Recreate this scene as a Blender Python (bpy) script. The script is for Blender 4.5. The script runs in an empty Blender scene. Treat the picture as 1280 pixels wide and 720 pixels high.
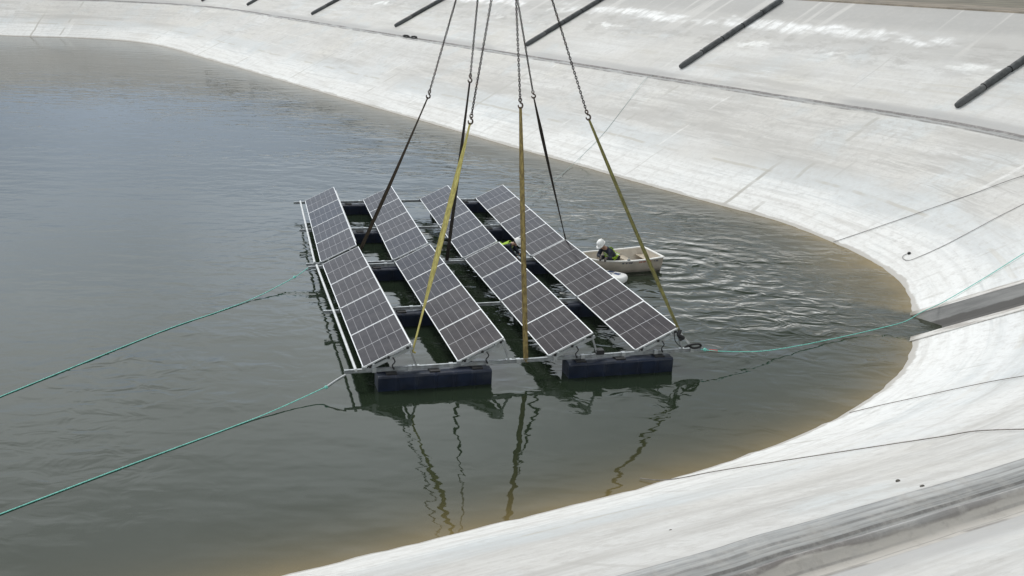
import bpy, bmesh, math, random
import numpy as np
from mathutils import Vector, Matrix, kdtree
random.seed(7)
R = math.radians
scene = bpy.context.scene
COL = scene.collection

# ------------------------------------------------------------------ helpers
def tag(o, label=None, cat=None, group=None, kind=None):
    if label: o['label'] = label
    if cat: o['category'] = cat
    if group: o['group'] = group
    if kind: o['kind'] = kind
    return o

def empty(name, M, label, cat, group=None):
    o = bpy.data.objects.new(name, None)
    o.empty_display_size = 0.2
    o.matrix_world = M
    COL.objects.link(o)
    return tag(o, label, cat, group)

class MB:
    """collects shapes for ONE mesh"""
    def __init__(s):
        s.v, s.f, s.sm = [], [], []
    def add(s, verts, faces, smooth=False):
        n = len(s.v)
        s.v += [tuple(p) for p in verts]
        s.f += [tuple(i + n for i in f) for f in faces]
        s.sm += [smooth] * len(faces)
    def box(s, lo, hi, M=None, taper=0.0):
        x0, y0, z0 = lo; x1, y1, z1 = hi
        t = taper
        V = [(x0+t, y0+t, z0), (x1-t, y0+t, z0), (x1-t, y1-t, z0), (x0+t, y1-t, z0),
             (x0, y0, z1), (x1, y0, z1), (x1, y1, z1), (x0, y1, z1)]
        V = [Vector(p) for p in V]
        if M: V = [M @ p for p in V]
        s.add(V, [(3, 2, 1, 0), (4, 5, 6, 7), (0, 1, 5, 4), (1, 2, 6, 5), (2, 3, 7, 6), (3, 0, 4, 7)])
    def bar(s, a, b, w, h, up=(0, 0, 1)):
        a, b = Vector(a), Vector(b)
        d = (b - a); L = d.length; d.normalize()
        side = d.cross(Vector(up)).normalized(); u = side.cross(d)
        M = Matrix((( d.x, side.x, u.x, a.x), (d.y, side.y, u.y, a.y), (d.z, side.z, u.z, a.z), (0, 0, 0, 1)))
        s.box((0, -w/2, -h/2), (L, w/2, h/2), M)
    def tube(s, pts, r, n=8, cap=True):
        pts = [Vector(p) for p in pts]
        rr = r if isinstance(r, (list, tuple)) else [r] * len(pts)
        rings = []; prev = None
        for i, p in enumerate(pts):
            d = (pts[min(i+1, len(pts)-1)] - pts[max(i-1, 0)]).normalized()
            if prev is None:
                ref = Vector((0, 0, 1)) if abs(d.z) < .9 else Vector((1, 0, 0))
                a = d.cross(ref).normalized()
            else:
                a = (prev - d * prev.dot(d)).normalized()
            prev = a; b = d.cross(a)
            rings.append([p + (a * math.cos(2*math.pi*k/n) + b * math.sin(2*math.pi*k/n)) * rr[i] for k in range(n)])
        V = [q for ring in rings for q in ring]
        F = []
        for i in range(len(pts) - 1):
            for k in range(n):
                F.append((i*n+k, i*n+(k+1) % n, (i+1)*n+(k+1) % n, (i+1)*n+k))
        s.add(V, F, True)
        if cap:
            s.add(rings[0], [tuple(range(n))[::-1]]); s.add(rings[-1], [tuple(range(n))])
    def torus(s, M, rx, ry, r, n=14, m=6):
        V, F = [], []
        for i in range(n):
            a = 2*math.pi*i/n
            c = Vector((math.cos(a)*rx, math.sin(a)*ry, 0)); o = Vector((math.cos(a), math.sin(a), 0))
            for k in range(m):
                b = 2*math.pi*k/m
                V.append(M @ (c + o*math.cos(b)*r + Vector((0, 0, math.sin(b)*r))))
        for i in range(n):
            for k in range(m):
                F.append((i*m+k, i*m+(k+1) % m, ((i+1) % n)*m+(k+1) % m, ((i+1) % n)*m+k))
        s.add(V, F, True)
    def mesh(s, name):
        me = bpy.data.meshes.new(name)
        me.from_pydata(s.v, [], s.f)
        me.polygons.foreach_set('use_smooth', s.sm)
        bm = bmesh.new(); bm.from_mesh(me); bmesh.ops.recalc_face_normals(bm, faces=bm.faces); bm.to_mesh(me); bm.free()
        me.update()
        return me
    def build(s, name, mat, parent=None, M=None, bevel=0):
        return link(name, s.mesh(name), mat, parent, M, bevel)

def link(name, me, mat=None, parent=None, M=None, bevel=0):
    o = bpy.data.objects.new(name, me)
    COL.objects.link(o)
    if mat and not me.materials: me.materials.append(mat)
    if parent: o.parent = parent
    if M is not None: o.matrix_basis = M
    if bevel:
        b = o.modifiers.new('bevel', 'BEVEL'); b.width = bevel; b.segments = 2; b.limit_method = 'ANGLE'; b.angle_limit = R(40)
    return o

def cat_rom(P, n=12):
    P = [Vector(p) for p in P]; o = []
    for i in range(len(P) - 1):
        p0, p1, p2, p3 = P[max(i-1, 0)], P[i], P[i+1], P[min(i+2, len(P)-1)]
        for k in range(n):
            t = k / n
            o.append(.5*((2*p1)+(p2-p0)*t+(2*p0-5*p1+4*p2-p3)*t*t+(3*p1-p0-3*p2+p3)*t**3))
    o.append(P[-1])
    return o

# ------------------------------------------------------------------ node materials
class NT:
    def __init__(s, name):
        s.m = bpy.data.materials.new(name); s.m.use_nodes = True
        s.t = s.m.node_tree; s.t.nodes.clear()
        s.out = s.n('ShaderNodeOutputMaterial')
    def n(s, typ, **kw):
        x = s.t.nodes.new(typ)
        for k, v in kw.items(): setattr(x, k, v)
        return x
    def put(s, sock, v):
        if isinstance(v, bpy.types.NodeSocket): s.t.links.new(v, sock)
        elif v is not None:
            if sock.type == 'RGBA' and len(v) == 3: v = (*v, 1)
            sock.default_value = v
    def math(s, op, a, b=None, c=None, clamp=False):
        x = s.n('ShaderNodeMath', operation=op, use_clamp=clamp)
        s.put(x.inputs[0], a); s.put(x.inputs[1], b); s.put(x.inputs[2], c)
        return x.outputs[0]
    def ramp(s, v, a, b, lo=0.0, hi=1.0, smooth=True):
        x = s.n('ShaderNodeMapRange', interpolation_type='SMOOTHSTEP' if smooth else 'LINEAR')
        s.put(x.inputs[0], v); s.put(x.inputs[1], a); s.put(x.inputs[2], b); s.put(x.inputs[3], lo); s.put(x.inputs[4], hi)
        return x.outputs[0]
    def mix(s, f, a, b, blend='MIX'):
        x = s.n('ShaderNodeMix', data_type='RGBA', blend_type=blend)
        s.put(x.inputs[0], f); s.put(x.inputs[6], a); s.put(x.inputs[7], b)
        return x.outputs[2]
    def noise(s, vec, scale=1.0, detail=3.0, rough=.55, dist=0.0):
        x = s.n('ShaderNodeTexNoise'); s.put(x.inputs['Vector'], vec)
        s.put(x.inputs['Scale'], scale); s.put(x.inputs['Detail'], detail); s.put(x.inputs['Roughness'], rough); s.put(x.inputs['Distortion'], dist)
        return x.outputs['Fac']
    def xyz(s, x=0.0, y=0.0, z=0.0):
        c = s.n('ShaderNodeCombineXYZ'); s.put(c.inputs[0], x); s.put(c.inputs[1], y); s.put(c.inputs[2], z)
        return c.outputs[0]
    def sep(s, v):
        c = s.n('ShaderNodeSeparateXYZ'); s.put(c.inputs[0], v); return c.outputs
    def coord(s, k='Object'):
        return s.n('ShaderNodeTexCoord').outputs[k]
    def attr(s, name):
        return s.n('ShaderNodeAttribute', attribute_name=name).outputs['Fac']
    def bump(s, h, dist=1.0, strength=1.0, normal=None):
        x = s.n('ShaderNodeBump'); s.put(x.inputs['Height'], h); s.put(x.inputs['Distance'], dist); s.put(x.inputs['Strength'], strength)
        if normal: s.put(x.inputs['Normal'], normal)
        return x.outputs[0]
    def bsdf(s, color, rough=.6, metal=0.0, spec=.5, normal=None, **kw):
        p = s.n('ShaderNodeBsdfPrincipled')
        s.put(p.inputs['Base Color'], color); s.put(p.inputs['Roughness'], rough); s.put(p.inputs['Metallic'], metal)
        s.put(p.inputs['Specular IOR Level'], spec)
        if normal: s.put(p.inputs['Normal'], normal)
        for k, v in kw.items(): s.put(p.inputs[k], v)
        s.t.links.new(p.outputs[0], s.out.inputs[0])
        return s.m

def simple(name, c, rough=.6, metal=0.0, var=.25, scale=6.0, bump=0.0, spec=.5, dirt=None):
    k = NT(name); v = k.coord()
    n = k.noise(v, scale, 5, .6)
    dark = tuple(x * (1 - var) for x in c); lite = tuple(min(1, x * (1 + var * .6)) for x in c)
    col = k.mix(k.ramp(n, .3, .7), dark, lite)
    if dirt:
        col = k.mix(k.math('MULTIPLY', k.ramp(k.noise(v, scale * .4, 6, .7), .52, .72), .7), col, dirt)
    rg = k.ramp(k.noise(v, scale * 1.7, 3), .3, .7, rough * .8, min(1, rough * 1.2))
    nm = k.bump(k.noise(v, scale * 8, 4), bump, 1.0) if bump else None
    return k.bsdf(col, rg, metal, spec, nm)

M_alu = simple('aluminium', (.46, .48, .49), .38, .55, .22, 3.0, dirt=(.33, .32, .30))
M_galv = simple('galvanised_steel', (.36, .38, .39), .45, .6, .3, 5.0, dirt=(.28, .27, .25))
M_frame = simple('panel_frame_metal', (.70, .71, .72), .35, .35, .10, 4.0)
M_white_tube = simple('white_tube', (.58, .59, .59), .4, .1, .15, 4.0)
M_navy = simple('navy_plastic', (.006, .012, .030), .42, 0, .35, 3.0, .004, dirt=(.035, .040, .050))
M_black = simple('black_rubber', (.014, .014, .015), .6, 0, .3, 9.0)
M_chain = simple('rusty_chain_steel', (.045, .038, .033), .55, .55, .4, 9.0, dirt=(.13, .065, .032))
M_hook = simple('hook_steel', (.10, .075, .06), .5, .6, .4, 14.0, dirt=(.16, .06, .03))
M_teal = simple('teal_rope_fibre', (.22, .64, .55), .7, 0, .3, 30.0)
M_teal_old = simple('faded_rope_fibre', (.36, .46, .43), .7, 0, .3, 30.0)
M_red = simple('red_rope_fibre', (.45, .06, .045), .7, 0, .3, 30.0)
M_cable = simple('grey_cable_sheath', (.17, .165, .16), .6, 0, .3, 12.0)
M_cordbrown = simple('brown_cord_fibre', (.20, .18, .16), .75, 0, .35, 12.0)
M_stone = simple('dark_stone', (.13, .12, .10), .8, 0, .4, 20.0)

def webbing(name, c, dirt):
    k = NT(name); uv = k.coord('UV'); s = k.sep(uv)
    ribs = k.math('SINE', k.math('MULTIPLY', s[1], 400))
    n = k.noise(k.xyz(k.math('MULTIPLY', s[0], 2.5), k.math('MULTIPLY', s[1], 5.0)), 1, 6, .7)
    col = k.mix(k.ramp(n, .36, .64), c, dirt)
    edge = k.math('ABSOLUTE', k.math('SUBTRACT', s[0], .5))
    col = k.mix(k.math('MULTIPLY', k.ramp(edge, .36, .42), .35), col, dirt)
    return k.bsdf(col, .8, 0, .25, k.bump(ribs, .0008))
M_yellow = webbing('yellow_webbing', (.62, .55, .19), (.36, .30, .10))
M_olive = webbing('olive_webbing', (.25, .23, .075), (.11, .10, .045))
M_darkweb = webbing('black_webbing', (.020, .018, .016), (.055, .045, .035))
M_brownweb = webbing('brown_webbing', (.075, .055, .036), (.035, .028, .022))
M_gold = webbing('golden_webbing', (.33, .255, .095), (.12, .085, .040))

# solar glass: dark cells, pale grid, under clear glass
def solar_glass():
    k = NT('solar_glass'); s = k.sep(k.coord('UV'))
    def line(v, n, wd):
        f = k.math('FRACT', k.math('MULTIPLY', v, n))
        d = k.math('SUBTRACT', .5, k.math('ABSOLUTE', k.math('SUBTRACT', f, .5)))
        return k.math('LESS_THAN', d, wd * n)
    gx = line(s[0], 6, .0042)
    gy = k.math('LESS_THAN', k.math('ABSOLUTE', k.math('SUBTRACT', s[1], .5)), .0048)
    fine = line(s[1], 24, .0009)
    inside = k.math('MULTIPLY', k.math('GREATER_THAN', s[0], .01), k.math('LESS_THAN', s[0], .99))
    oi = k.n('ShaderNodeObjectInfo').outputs['Random']
    cellid = k.xyz(k.math('FLOOR', k.math('MULTIPLY', s[0], 6)), k.math('FLOOR', k.math('MULTIPLY', s[1], 24)), k.math('MULTIPLY', oi, 50))
    wn = k.n('ShaderNodeTexWhiteNoise'); k.put(wn.inputs['Vector'], cellid)
    cell = k.mix(wn.outputs['Value'], (.014, .013, .020), (.024, .022, .031))
    cell = k.mix(k.math('MULTIPLY', oi, .6), cell, (.034, .026, .026))
    cell = k.mix(k.ramp(oi, .5, 0.0, 0.0, .5), cell, (.012, .015, .030))  # bluer on some panels: sky reflection tint put into the cell colour
    g = k.math('MAXIMUM', gx, gy)
    col = k.mix(k.math('MULTIPLY', fine, .12), cell, (.3, .3, .31))
    col = k.mix(k.math('MULTIPLY', gx, .5), col, (.42, .41, .43))
    col = k.mix(k.math('MULTIPLY', gy, .9), col, (.50, .50, .52))
    dust = k.ramp(k.noise(k.coord('Object'), 1.3, 6, .7), .35, .75, .0, .08)
    col = k.mix(dust, col, (.36, .33, .31))
    return k.bsdf(col, k.ramp(k.noise(k.coord('Object'), .8, 3), .3, .7, .12, .24), 0, .05)
M_glass = solar_glass()

# ------------------------------------------------------------------ pond shape (metres, water level z = 0)
SH = [(-61.2,132.0),(-57.8,131.9),(-53.1,132.4),(-48.4,131.4),(-44.9,129.6),(-41.0,126.0),(-37.1,120.8),(-33.8,115.4),(-29.7,108.9),
 (-25.8,102.9),(-22.3,97.3),(-15.3,86.2),(-9.3,76.9),(-4.6,69.6),(-.3,62.8),(3.1,57.7),(4.8,55.0),(6.1,53.0),(9.3,48.2),(11.1,45.6),
 (12.5,42.0),(13.25,38.9),(13.3,36.4),(13.05,34.7),(12.5,32.9),(12.1,31.6),(11.65,30.3),(10.9,28.5),(10.0,26.95),(9.0,25.65),(8.0,24.45),
 (6.4,22.95),(4.9,21.75),(3.4,20.7),(2.4,20.05),(1.3,19.4),(.1,18.72),(-2.1,17.45),(-3.7,16.55),(-7,14.7),(-14,11.2),(-25,7),(-40,5),
 (-60,12),(-80,35),(-92,70),(-90,105),(-80,124),(-71,130.6)]
def closed_cr(P, n=24):
    P = np.array(P, float); N = len(P); o = []
    for i in range(N):
        p0, p1, p2, p3 = P[i-1], P[i], P[(i+1) % N], P[(i+2) % N]
        for t in np.linspace(0, 1, n, endpoint=False):
            o.append(.5*((2*p1)+(p2-p0)*t+(2*p0-5*p1+4*p2-p3)*t*t+(3*p1-p0-3*p2+p3)*t**3))
    return np.array(o)
def resample(P, spacing):
    Q = np.vstack([P, P[:1]]); s = np.r_[0, np.cumsum(np.linalg.norm(np.diff(Q, axis=0), axis=1))]
    T = [0.0]
    while T[-1] < s[-1]:
        x = np.array([np.interp(T[-1], s, Q[:, k]) for k in (0, 1)])
        T.append(T[-1] + spacing(x))
    T = np.array(T[:-1])
    return np.column_stack([np.interp(T, s, Q[:, k]) for k in (0, 1)]), T
D, _ = resample(closed_cr(SH), lambda p: .3)
for _ in range(700):                                     # smooth without shrinking
    for lam in (.5, -.5035): D = D + lam*((np.roll(D, 1, 0) + np.roll(D, -1, 0))/2 - D)
CH0 = np.array([12.05, 31.6]); CHA = np.array([.921, -.39]); CHA /= np.linalg.norm(CHA); CHN = np.array([-CHA[1], CHA[0]])  # channel mouth, uphill axis, far side
D, U_ARC = resample(D, lambda p: .09 if np.linalg.norm(p - CH0) < 3.2 else (.3 if np.linalg.norm(p - np.array([5, 28])) < 30 else .7))
NC = len(D)
tan = np.roll(D, -3, 0) - np.roll(D, 3, 0)
for _ in range(70): tan = (np.roll(tan, 1, 0) + 2*tan + np.roll(tan, -1, 0)) / 4
tan /= np.linalg.norm(tan, axis=1)[:, None]
NRM = np.column_stack([-tan[:, 1], tan[:, 0]])          # outward (the loop is walked with the water on the right)
kd = kdtree.KDTree(NC)
for i, p in enumerate(D): kd.insert((p[0], p[1], 0), i)
kd.balance()
def sdist(x, y):
    _, i, d = kd.find((x, y, 0))
    w = (x - D[i][0]) * NRM[i][0] + (y - D[i][1]) * NRM[i][1]
    return (w if d < 1.5 else math.copysign(d, w)), i
PROF = [(-4.0,-2.0),(-3,-1.5),(-2,-1),(-1.5,-.75),(-1,-.5),(-.6,-.3),(-.3,-.15),(-.12,-.06),(0,0),(.12,.06),(.3,.15),(.6,.3)] + \
 [(d, d/2) for d in np.arange(1.0, 7.6, .4)] + \
 [(7.7,3.85),(7.86,3.925),(7.9,3.965),(8.0,3.975),(8.3,3.955),(8.36,3.90),(8.42,3.895),(8.47,4.01),(8.53,4.04),(8.58,3.99),(8.66,3.90),(8.72,3.885),(8.85,3.93),(8.95,3.985)] + \
 [(d, 3.985 + (d-8.95)/2) for d in np.arange(9.4, 17.9, .55)] + [(18.0, 8.51)]
def prof(d):
    return float(np.interp(d, [p[0] for p in PROF], [p[1] for p in PROF]))

def bank_mesh():
    rng = np.random.default_rng(3)
    ph = rng.uniform(0, 6.28, 24)
    V = np.zeros((len(PROF), NC, 3)); UV = np.zeros((len(PROF), NC, 2))
    a = 2*np.pi*U_ARC/(U_ARC[-1] + .3)
    wob = sum(np.sin(a*kf + ph[j])/(1+j*.35) for j, kf in enumerate([37, 61, 95, 143, 211, 307]))
    lump = sum(np.sin(a*kf + ph[j+8])/(1+j*.3) for j, kf in enumerate([83, 131, 197, 263, 349, 431]))
    edge = sum(np.sin(a*kf + ph[j+14])/(1+j*.2) for j, kf in enumerate([160, 277, 391, 520]))
    for r, (d, z) in enumerate(PROF):
        dd = np.full(NC, float(d)); zz = np.full(NC, float(z))
        if -1.2 < d < 1.0: dd = dd + .012*edge*(1-abs(d)/1.3)                  # uneven liner edge at the water
        if 7.8 < d < 9: dd = dd + .004*wob; zz = zz + .004*lump
        if 1 < d < 7.6: zz = zz + .012*np.sin(a*71 + d*1.3)*np.sin(a*29 + d*.7) + .006*np.sin(a*260 + d*2.1)
        if d > 9.2 and d < 17.9: zz = zz + .015*np.sin(a*67 + d*1.1)*np.sin(a*23 - d*.5)
        V[r, :, :2] = D + NRM*dd[:, None]; V[r, :, 2] = zz
        UV[r, :, 0] = U_ARC; UV[r, :, 1] = d
    verts = V.reshape(-1, 3)
    rel = verts[:, :2] - CH0; sa = rel @ CHN; ta = rel @ CHA
    inch = (np.abs(sa) < 1.16) & (ta > -4) & (ta < 7.75)
    F, FU = [], []
    for r in range(len(PROF)-1):
        for c in range(NC):
            c2 = (c+1) % NC
            q = (r*NC+c, r*NC+c2, (r+1)*NC+c2, (r+1)*NC+c)
            if any(inch[i] for i in q): continue
            F.append(q)
            u0 = U_ARC[c]; u1 = U_ARC[c2] if c2 else U_ARC[-1]+.3
            FU += [(u0, PROF[r][0]), (u1, PROF[r][0]), (u1, PROF[r+1][0]), (u0, PROF[r+1][0])]
    me = bpy.data.meshes.new('reservoir_bank')
    me.from_pydata([tuple(v) for v in verts], [], F)
    uv = me.uv_layers.new(name='UVMap'); uv.data.foreach_set('uv', np.array(FU, 'f').ravel())
    me.polygons.foreach_set('use_smooth', [True]*len(F))
    if me.polygons[len(F)//2].normal.z < 0: me.flip_normals()
    return me

def arc_at(x, y): return float(U_ARC[sdist(x, y)[1]])
SEAMS = [(arc_at(9.3, 48.2), 4.2), (arc_at(-57.8, 131.9), 6.5), (arc_at(-33.0, 114.0), 5.0)]
def bank_material():
    k = NT('bank_liner'); s = k.sep(k.coord('UV')); u, d = s[0], s[1]
    ob = k.coord('Object')
    mul = lambda a, b: k.math('MULTIPLY', a, b)
    def nz(su, sd, off=0.0, det=5, ro=.6, dist=0.0):
        return k.noise(k.xyz(mul(u, su), mul(d, sd), off), 1.0, det, ro, dist)
    # broad tone patches of the liner
    col = k.mix(k.ramp(k.noise(ob, .11, 4, .6), .35, .65), (.57, .55, .515), (.615, .61, .595))
    col = k.mix(mul(k.ramp(k.noise(ob, .23, 5, .6), .5, .7), .5), col, (.60, .575, .52))
    col = k.mix(mul(k.ramp(k.noise(ob, .31, 4, .6), .52, .66), .45), col, (.52, .575, .60))
    # contour-parallel dirt streaks
    far = k.ramp(k.noise(ob, .05, 2), .35, .6)
    col = k.mix(mul(k.ramp(nz(.11, 1.7, 1.0, 7, .68), .47, .68), .40), col, (.43, .415, .39))
    col = k.mix(mul(k.ramp(nz(.35, 5.5, 4.0, 6, .7), .52, .74), .22), col, (.44, .43, .41))
    col = k.mix(mul(k.ramp(nz(.05, 3.2, 9.0, 5, .6), .52, .70), .38), col, (.72, .715, .69))
    pt = k.ramp(nz(.13, .55, 13., 7, .68), .46, .64)
    col = k.mix(mul(pt, .42), col, (.46, .445, .42))
    mot = mul(mul(k.ramp(d, 3.6, 4.6), k.ramp(d, 7.9, 7.6)), k.ramp(k.noise(ob, 1.6, 7, .72), .50, .66))
    col = k.mix(mul(mot, .48), col, (.41, .39, .365))
    mot2 = mul(mul(k.ramp(d, 3.4, 4.4), k.ramp(d, 7.9, 7.6)), k.ramp(k.noise(ob, 4.5, 7, .8), .54, .64))
    col = k.mix(mul(mot2, .38), col, (.36, .345, .32))
    cool = mul(mul(k.ramp(d, 1.3, 2.0), k.ramp(k.math('ADD', d, mul(k.noise(ob, .35, 4), 1.5)), 4.9, 4.2)), k.ramp(k.noise(ob, .09, 2), .38, .55))
    col = k.mix(mul(cool, .42), col, (.52, .575, .61))
    for c0, amp, off in ((1.1, 1.6, 0.), (2.9, 2.0, 30.), (5.4, 2.2, 60.)):  # wandering creases, their shade drawn as thin dark lines
        cu = k.math('ADD', c0, mul(k.noise(k.xyz(mul(u, .11), off, 0), 1, 3, .5), amp))
        cr_ = k.ramp(k.math('ABSOLUTE', k.math('SUBTRACT', d, cu)), .030, .006)
        col = k.mix(mul(mul(cr_, k.ramp(nz(.3, .1, off+5, 4), .42, .58)), .6), col, (.33, .33, .325))
    # blotchy dirt between 2.5 and 7 m up
    zone = mul(k.ramp(d, 1.8, 3.2), k.ramp(d, 7.4, 6.2))
    bl = mul(k.ramp(nz(.22, 2.2, 17., 8, .74), .50, .64), k.ramp(nz(.035, .25, 23., 3), .42, .60))
    col = k.mix(mul(mul(bl, zone), .75), col, (.36, .345, .325))
    # white scoured band above the water
    wb = k.math('ADD', d, mul(k.math('SUBTRACT', nz(.16, .5, 31., 5), .5), 3.2))
    wmask = mul(k.ramp(wb, 2.9, 1.7), k.ramp(nz(.2, 4.0, 3.0, 6, .7), .68, .42))
    col = k.mix(mul(wmask, .8), col, (.78, .78, .765))
    # down-slope runs
    col = k.mix(mul(k.ramp(nz(1.7, .16, 41., 5, .65), .54, .72), .28), col, (.42, .40, .38))
    col = k.mix(mul(k.ramp(nz(.9, .12, 47., 4, .6), .58, .72), .25), col, (.74, .74, .72))
    # sheet to sheet tone
    wn = k.n('ShaderNodeTexWhiteNoise', noise_dimensions='1D'); k.put(wn.inputs['W'], k.math('FLOOR', k.math('DIVIDE', k.math('ADD', u, k.math('ADD', 2.55, mul(nz(.02, .4, 2.0, 2), .35))), 5.1)))
    col = k.mix(mul(wn.outputs['Value'], .22), col, (.43, .415, .39))
    # soft dirty blotches on the middle of the slope
    b1 = mul(k.ramp(nz(.10, .75, 201., 8, .72), .45, .62), mul(k.ramp(d, 2.6, 4.0), k.ramp(nz(.02, .1, 205., 2), .38, .56)))
    col = k.mix(mul(b1, .68), col, (.39, .375, .35))
    b2 = mul(k.ramp(nz(1.3, 1.0, 207., 7, .78), .52, .66), b1)
    col = k.mix(mul(b2, .5), col, (.33, .315, .295))
    # long stain line left by an older water level
    ol = k.math('ABSOLUTE', k.math('SUBTRACT', k.math('ADD', d, mul(k.math('SUBTRACT', nz(.2, .0, 211., 4), .5), .5)), 2.75))
    col = k.mix(mul(mul(k.ramp(ol, .11, .05), k.ramp(nz(.35, .1, 213., 4), .46, .56)), .6), col, (.42, .39, .33))
    for (us, top_d) in SEAMS:
        sdd = k.math('ABSOLUTE', k.math('SUBTRACT', k.math('ADD', u, mul(k.math('SUBTRACT', nz(.02, .5, 217., 3), .5), .4)), us))
        fade = k.ramp(d, 2.2, top_d, .85, .0)
        col = k.mix(mul(mul(k.ramp(sdd, .14, .05), fade), k.ramp(nz(1.0, 1.5, us, 4, .6), .3, .5, .45, 1.0)), col, (.36, .34, .30))
    # welded seams running up the slope
    def seam(period, wd, off):
        f = k.math('FRACT', k.math('DIVIDE', k.math('ADD', k.math('ADD', u, off), mul(nz(.02, .4, off, 2), .35)), period))
        dd = mul(k.math('ABSOLUTE', k.math('SUBTRACT', f, .5)), period)
        return k.ramp(dd, wd, wd*.45)
    m = mul(seam(13.7, .13, 0.0), mul(k.ramp(nz(.15, .5, 61., 3), .46, .56), k.ramp(d, 7.7, 7.5)))
    col = k.mix(mul(m, .75), col, (.40, .385, .35))
    m2 = mul(seam(5.1, .07, 2.0), k.ramp(nz(.12, .35, 67., 3), .50, .60))
    col = k.mix(mul(m2, .45), col, (.40, .385, .36))
    m3 = mul(seam(8.3, .10, 5.0), k.ramp(nz(.12, .3, 71., 3), .52, .62))
    col = k.mix(mul(m3, .55), col, (.76, .75, .73))
    # upper slope: greyer, with a salt band
    up = k.ramp(k.math('ADD', d, mul(k.math('SUBTRACT', nz(.25, .4, 80., 6, .7), .5), 3.0)), 12.4, 14.2)
    col = k.mix(mul(up, .62), col, (.40, .388, .368))
    grime = mul(mul(k.ramp(d, 11.6, 12.8), k.ramp(d, 15.4, 14.6)), k.ramp(nz(.5, 1.1, 151., 7, .75), .47, .62))
    col = k.mix(mul(grime, .6), col, (.33, .315, .295))
    tan_ = mul(mul(k.ramp(d, 9.5, 10.5), k.ramp(d, 13.4, 12.4)), k.ramp(nz(.16, 1.3, 157., 6, .7), .54, .66))
    col = k.mix(mul(tan_, .5), col, (.45, .42, .36))
    top = k.ramp(k.math('ADD', d, mul(k.math('SUBTRACT', nz(1.5, .1, 81., 3), .5), .9)), 15.6, 16.4)
    col = k.mix(mul(top, .6), col, (.34, .332, .32))
    strp = mul(mul(k.ramp(nz(.8, .05, 85., 3), .55, .61), k.ramp(d, 13.0, 14.5)), .8)
    col = k.mix(strp, col, (.53, .515, .49))
    sd_ = k.math('ADD', d, mul(k.math('SUBTRACT', nz(.8, .1, 87., 4, .6), .5), 1.6))
    salt = mul(mul(mul(k.ramp(sd_, 14.35, 14.9), k.ramp(sd_, 15.75, 15.3)), k.ramp(nz(.12, .3, 90., 4, .6), .42, .52)), k.ramp(nz(1.6, .25, 97., 4, .65), .36, .58, .35, 1.0))
    col = k.mix(mul(salt, .9), col, (.86, .86, .85))
    salt2 = mul(mul(k.ramp(sd_, 12.7, 13.1), k.ramp(sd_, 13.6, 13.3)), k.ramp(nz(.2, .3, 93., 4, .6), .56, .62))
    col = k.mix(mul(salt2, .7), col, (.82, .82, .80))
    # berm: grey folded strip with fold shading painted in, dark wet line, beige silt
    db = k.math('ADD', d, mul(k.math('SUBTRACT', nz(.35, 2.0, 101., 5, .6), .5), .24))
    inb = mul(k.ramp(d, 7.87, 7.90), k.ramp(d, 8.97, 8.93))
    bc = k.mix(k.ramp(nz(.3, 9., 103., 6, .7), .35, .65), (.26, .265, .265), (.48, .485, .48))
    bc = k.mix(k.ramp(db, 8.52, 8.58), bc, (.47, .445, .41))
    wet = mul(k.ramp(db, 8.42, 8.445), k.ramp(db, 8.59, 8.565))
    bc = k.mix(mul(mul(wet, k.ramp(nz(.12, .2, 105., 3), .34, .50)), .85), bc, (.12, .105, .10))
    for dl, wl, st_ in ((8.03, .020, .45), (8.14, .030, .6), (8.22, .016, .5), (8.66, .022, .55), (8.80, .018, .5)):  # more thin dark lines, shading of small folds put into the colour
        ll = k.math('ABSOLUTE', k.math('SUBTRACT', k.math('ADD', d, mul(k.math('SUBTRACT', nz(.22, .0, 300+dl*7, 3), .5), .12)), dl))
        bc = k.mix(mul(mul(k.ramp(ll, wl, wl*.35), k.ramp(nz(.35, .0, 320+dl*9, 3), .38, .55)), st_), bc, (.15, .145, .14))
    fl = k.math('ABSOLUTE', k.math('SUBTRACT', k.math('ADD', d, mul(k.math('SUBTRACT', nz(.25, .0, 109., 3), .5), .10)), 8.31))
    bc = k.mix(mul(k.ramp(fl, .026, .010), .85), bc, (.13, .125, .12))  # fold shadow painted as a thin dark line
    bc = k.mix(mul(k.ramp(k.noise(ob, 2.6, 8, .75), .5, .66), .4), bc, (.25, .235, .215))
    bc = k.mix(mul(mul(k.ramp(d, 8.82, 8.86), k.ramp(nz(.6, .2, 107., 4), .46, .54)), .7), bc, (.14, .13, .12))
    col = k.mix(inb, col, bc)
    lipn = k.ramp(nz(.5, .5, 141., 4), .36, .55)
    col = k.mix(mul(mul(mul(k.ramp(d, 7.80, 7.84), k.ramp(d, 7.93, 7.90)), lipn), .85), col, (.14, .135, .13))
    stain = mul(mul(k.ramp(db, 8.9, 8.95), k.ramp(db, 9.75, 9.2)), k.ramp(nz(.07, .1, 143., 3), .42, .55))
    col = k.mix(mul(stain, .75), col, (.34, .335, .33))
    cl = k.n('ShaderNodeVectorMath', operation='DISTANCE'); k.put(cl.inputs[0], ob); cl.inputs[1].default_value = (11, 27, 1)
    whiter = mul(k.ramp(cl.outputs['Value'], 17.0, 5.0), mul(k.ramp(d, 7.8, 7.0), k.ramp(nz(.12, 1.3, 233., 6, .65), .64, .40)))
    col = k.mix(mul(whiter, .62), col, (.77, .775, .77))  # whiter tone around the near right bend
    # wet edge, then algae below the waterline
    dw = k.math('ADD', d, mul(k.math('SUBTRACT', nz(.5, .6, 111., 6, .7), .5), .5))
    col = k.mix(mul(k.ramp(dw, .20, .12), .8), col, (.36, .335, .30))
    alg = k.mix(nz(.9, .8, 113., 5), (.135, .090, .030), (.26, .19, .085))
    col = k.mix(k.ramp(d, .03, -.06), col, alg)
    clo = k.noise(ob, 3.2, 8, .75)
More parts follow.
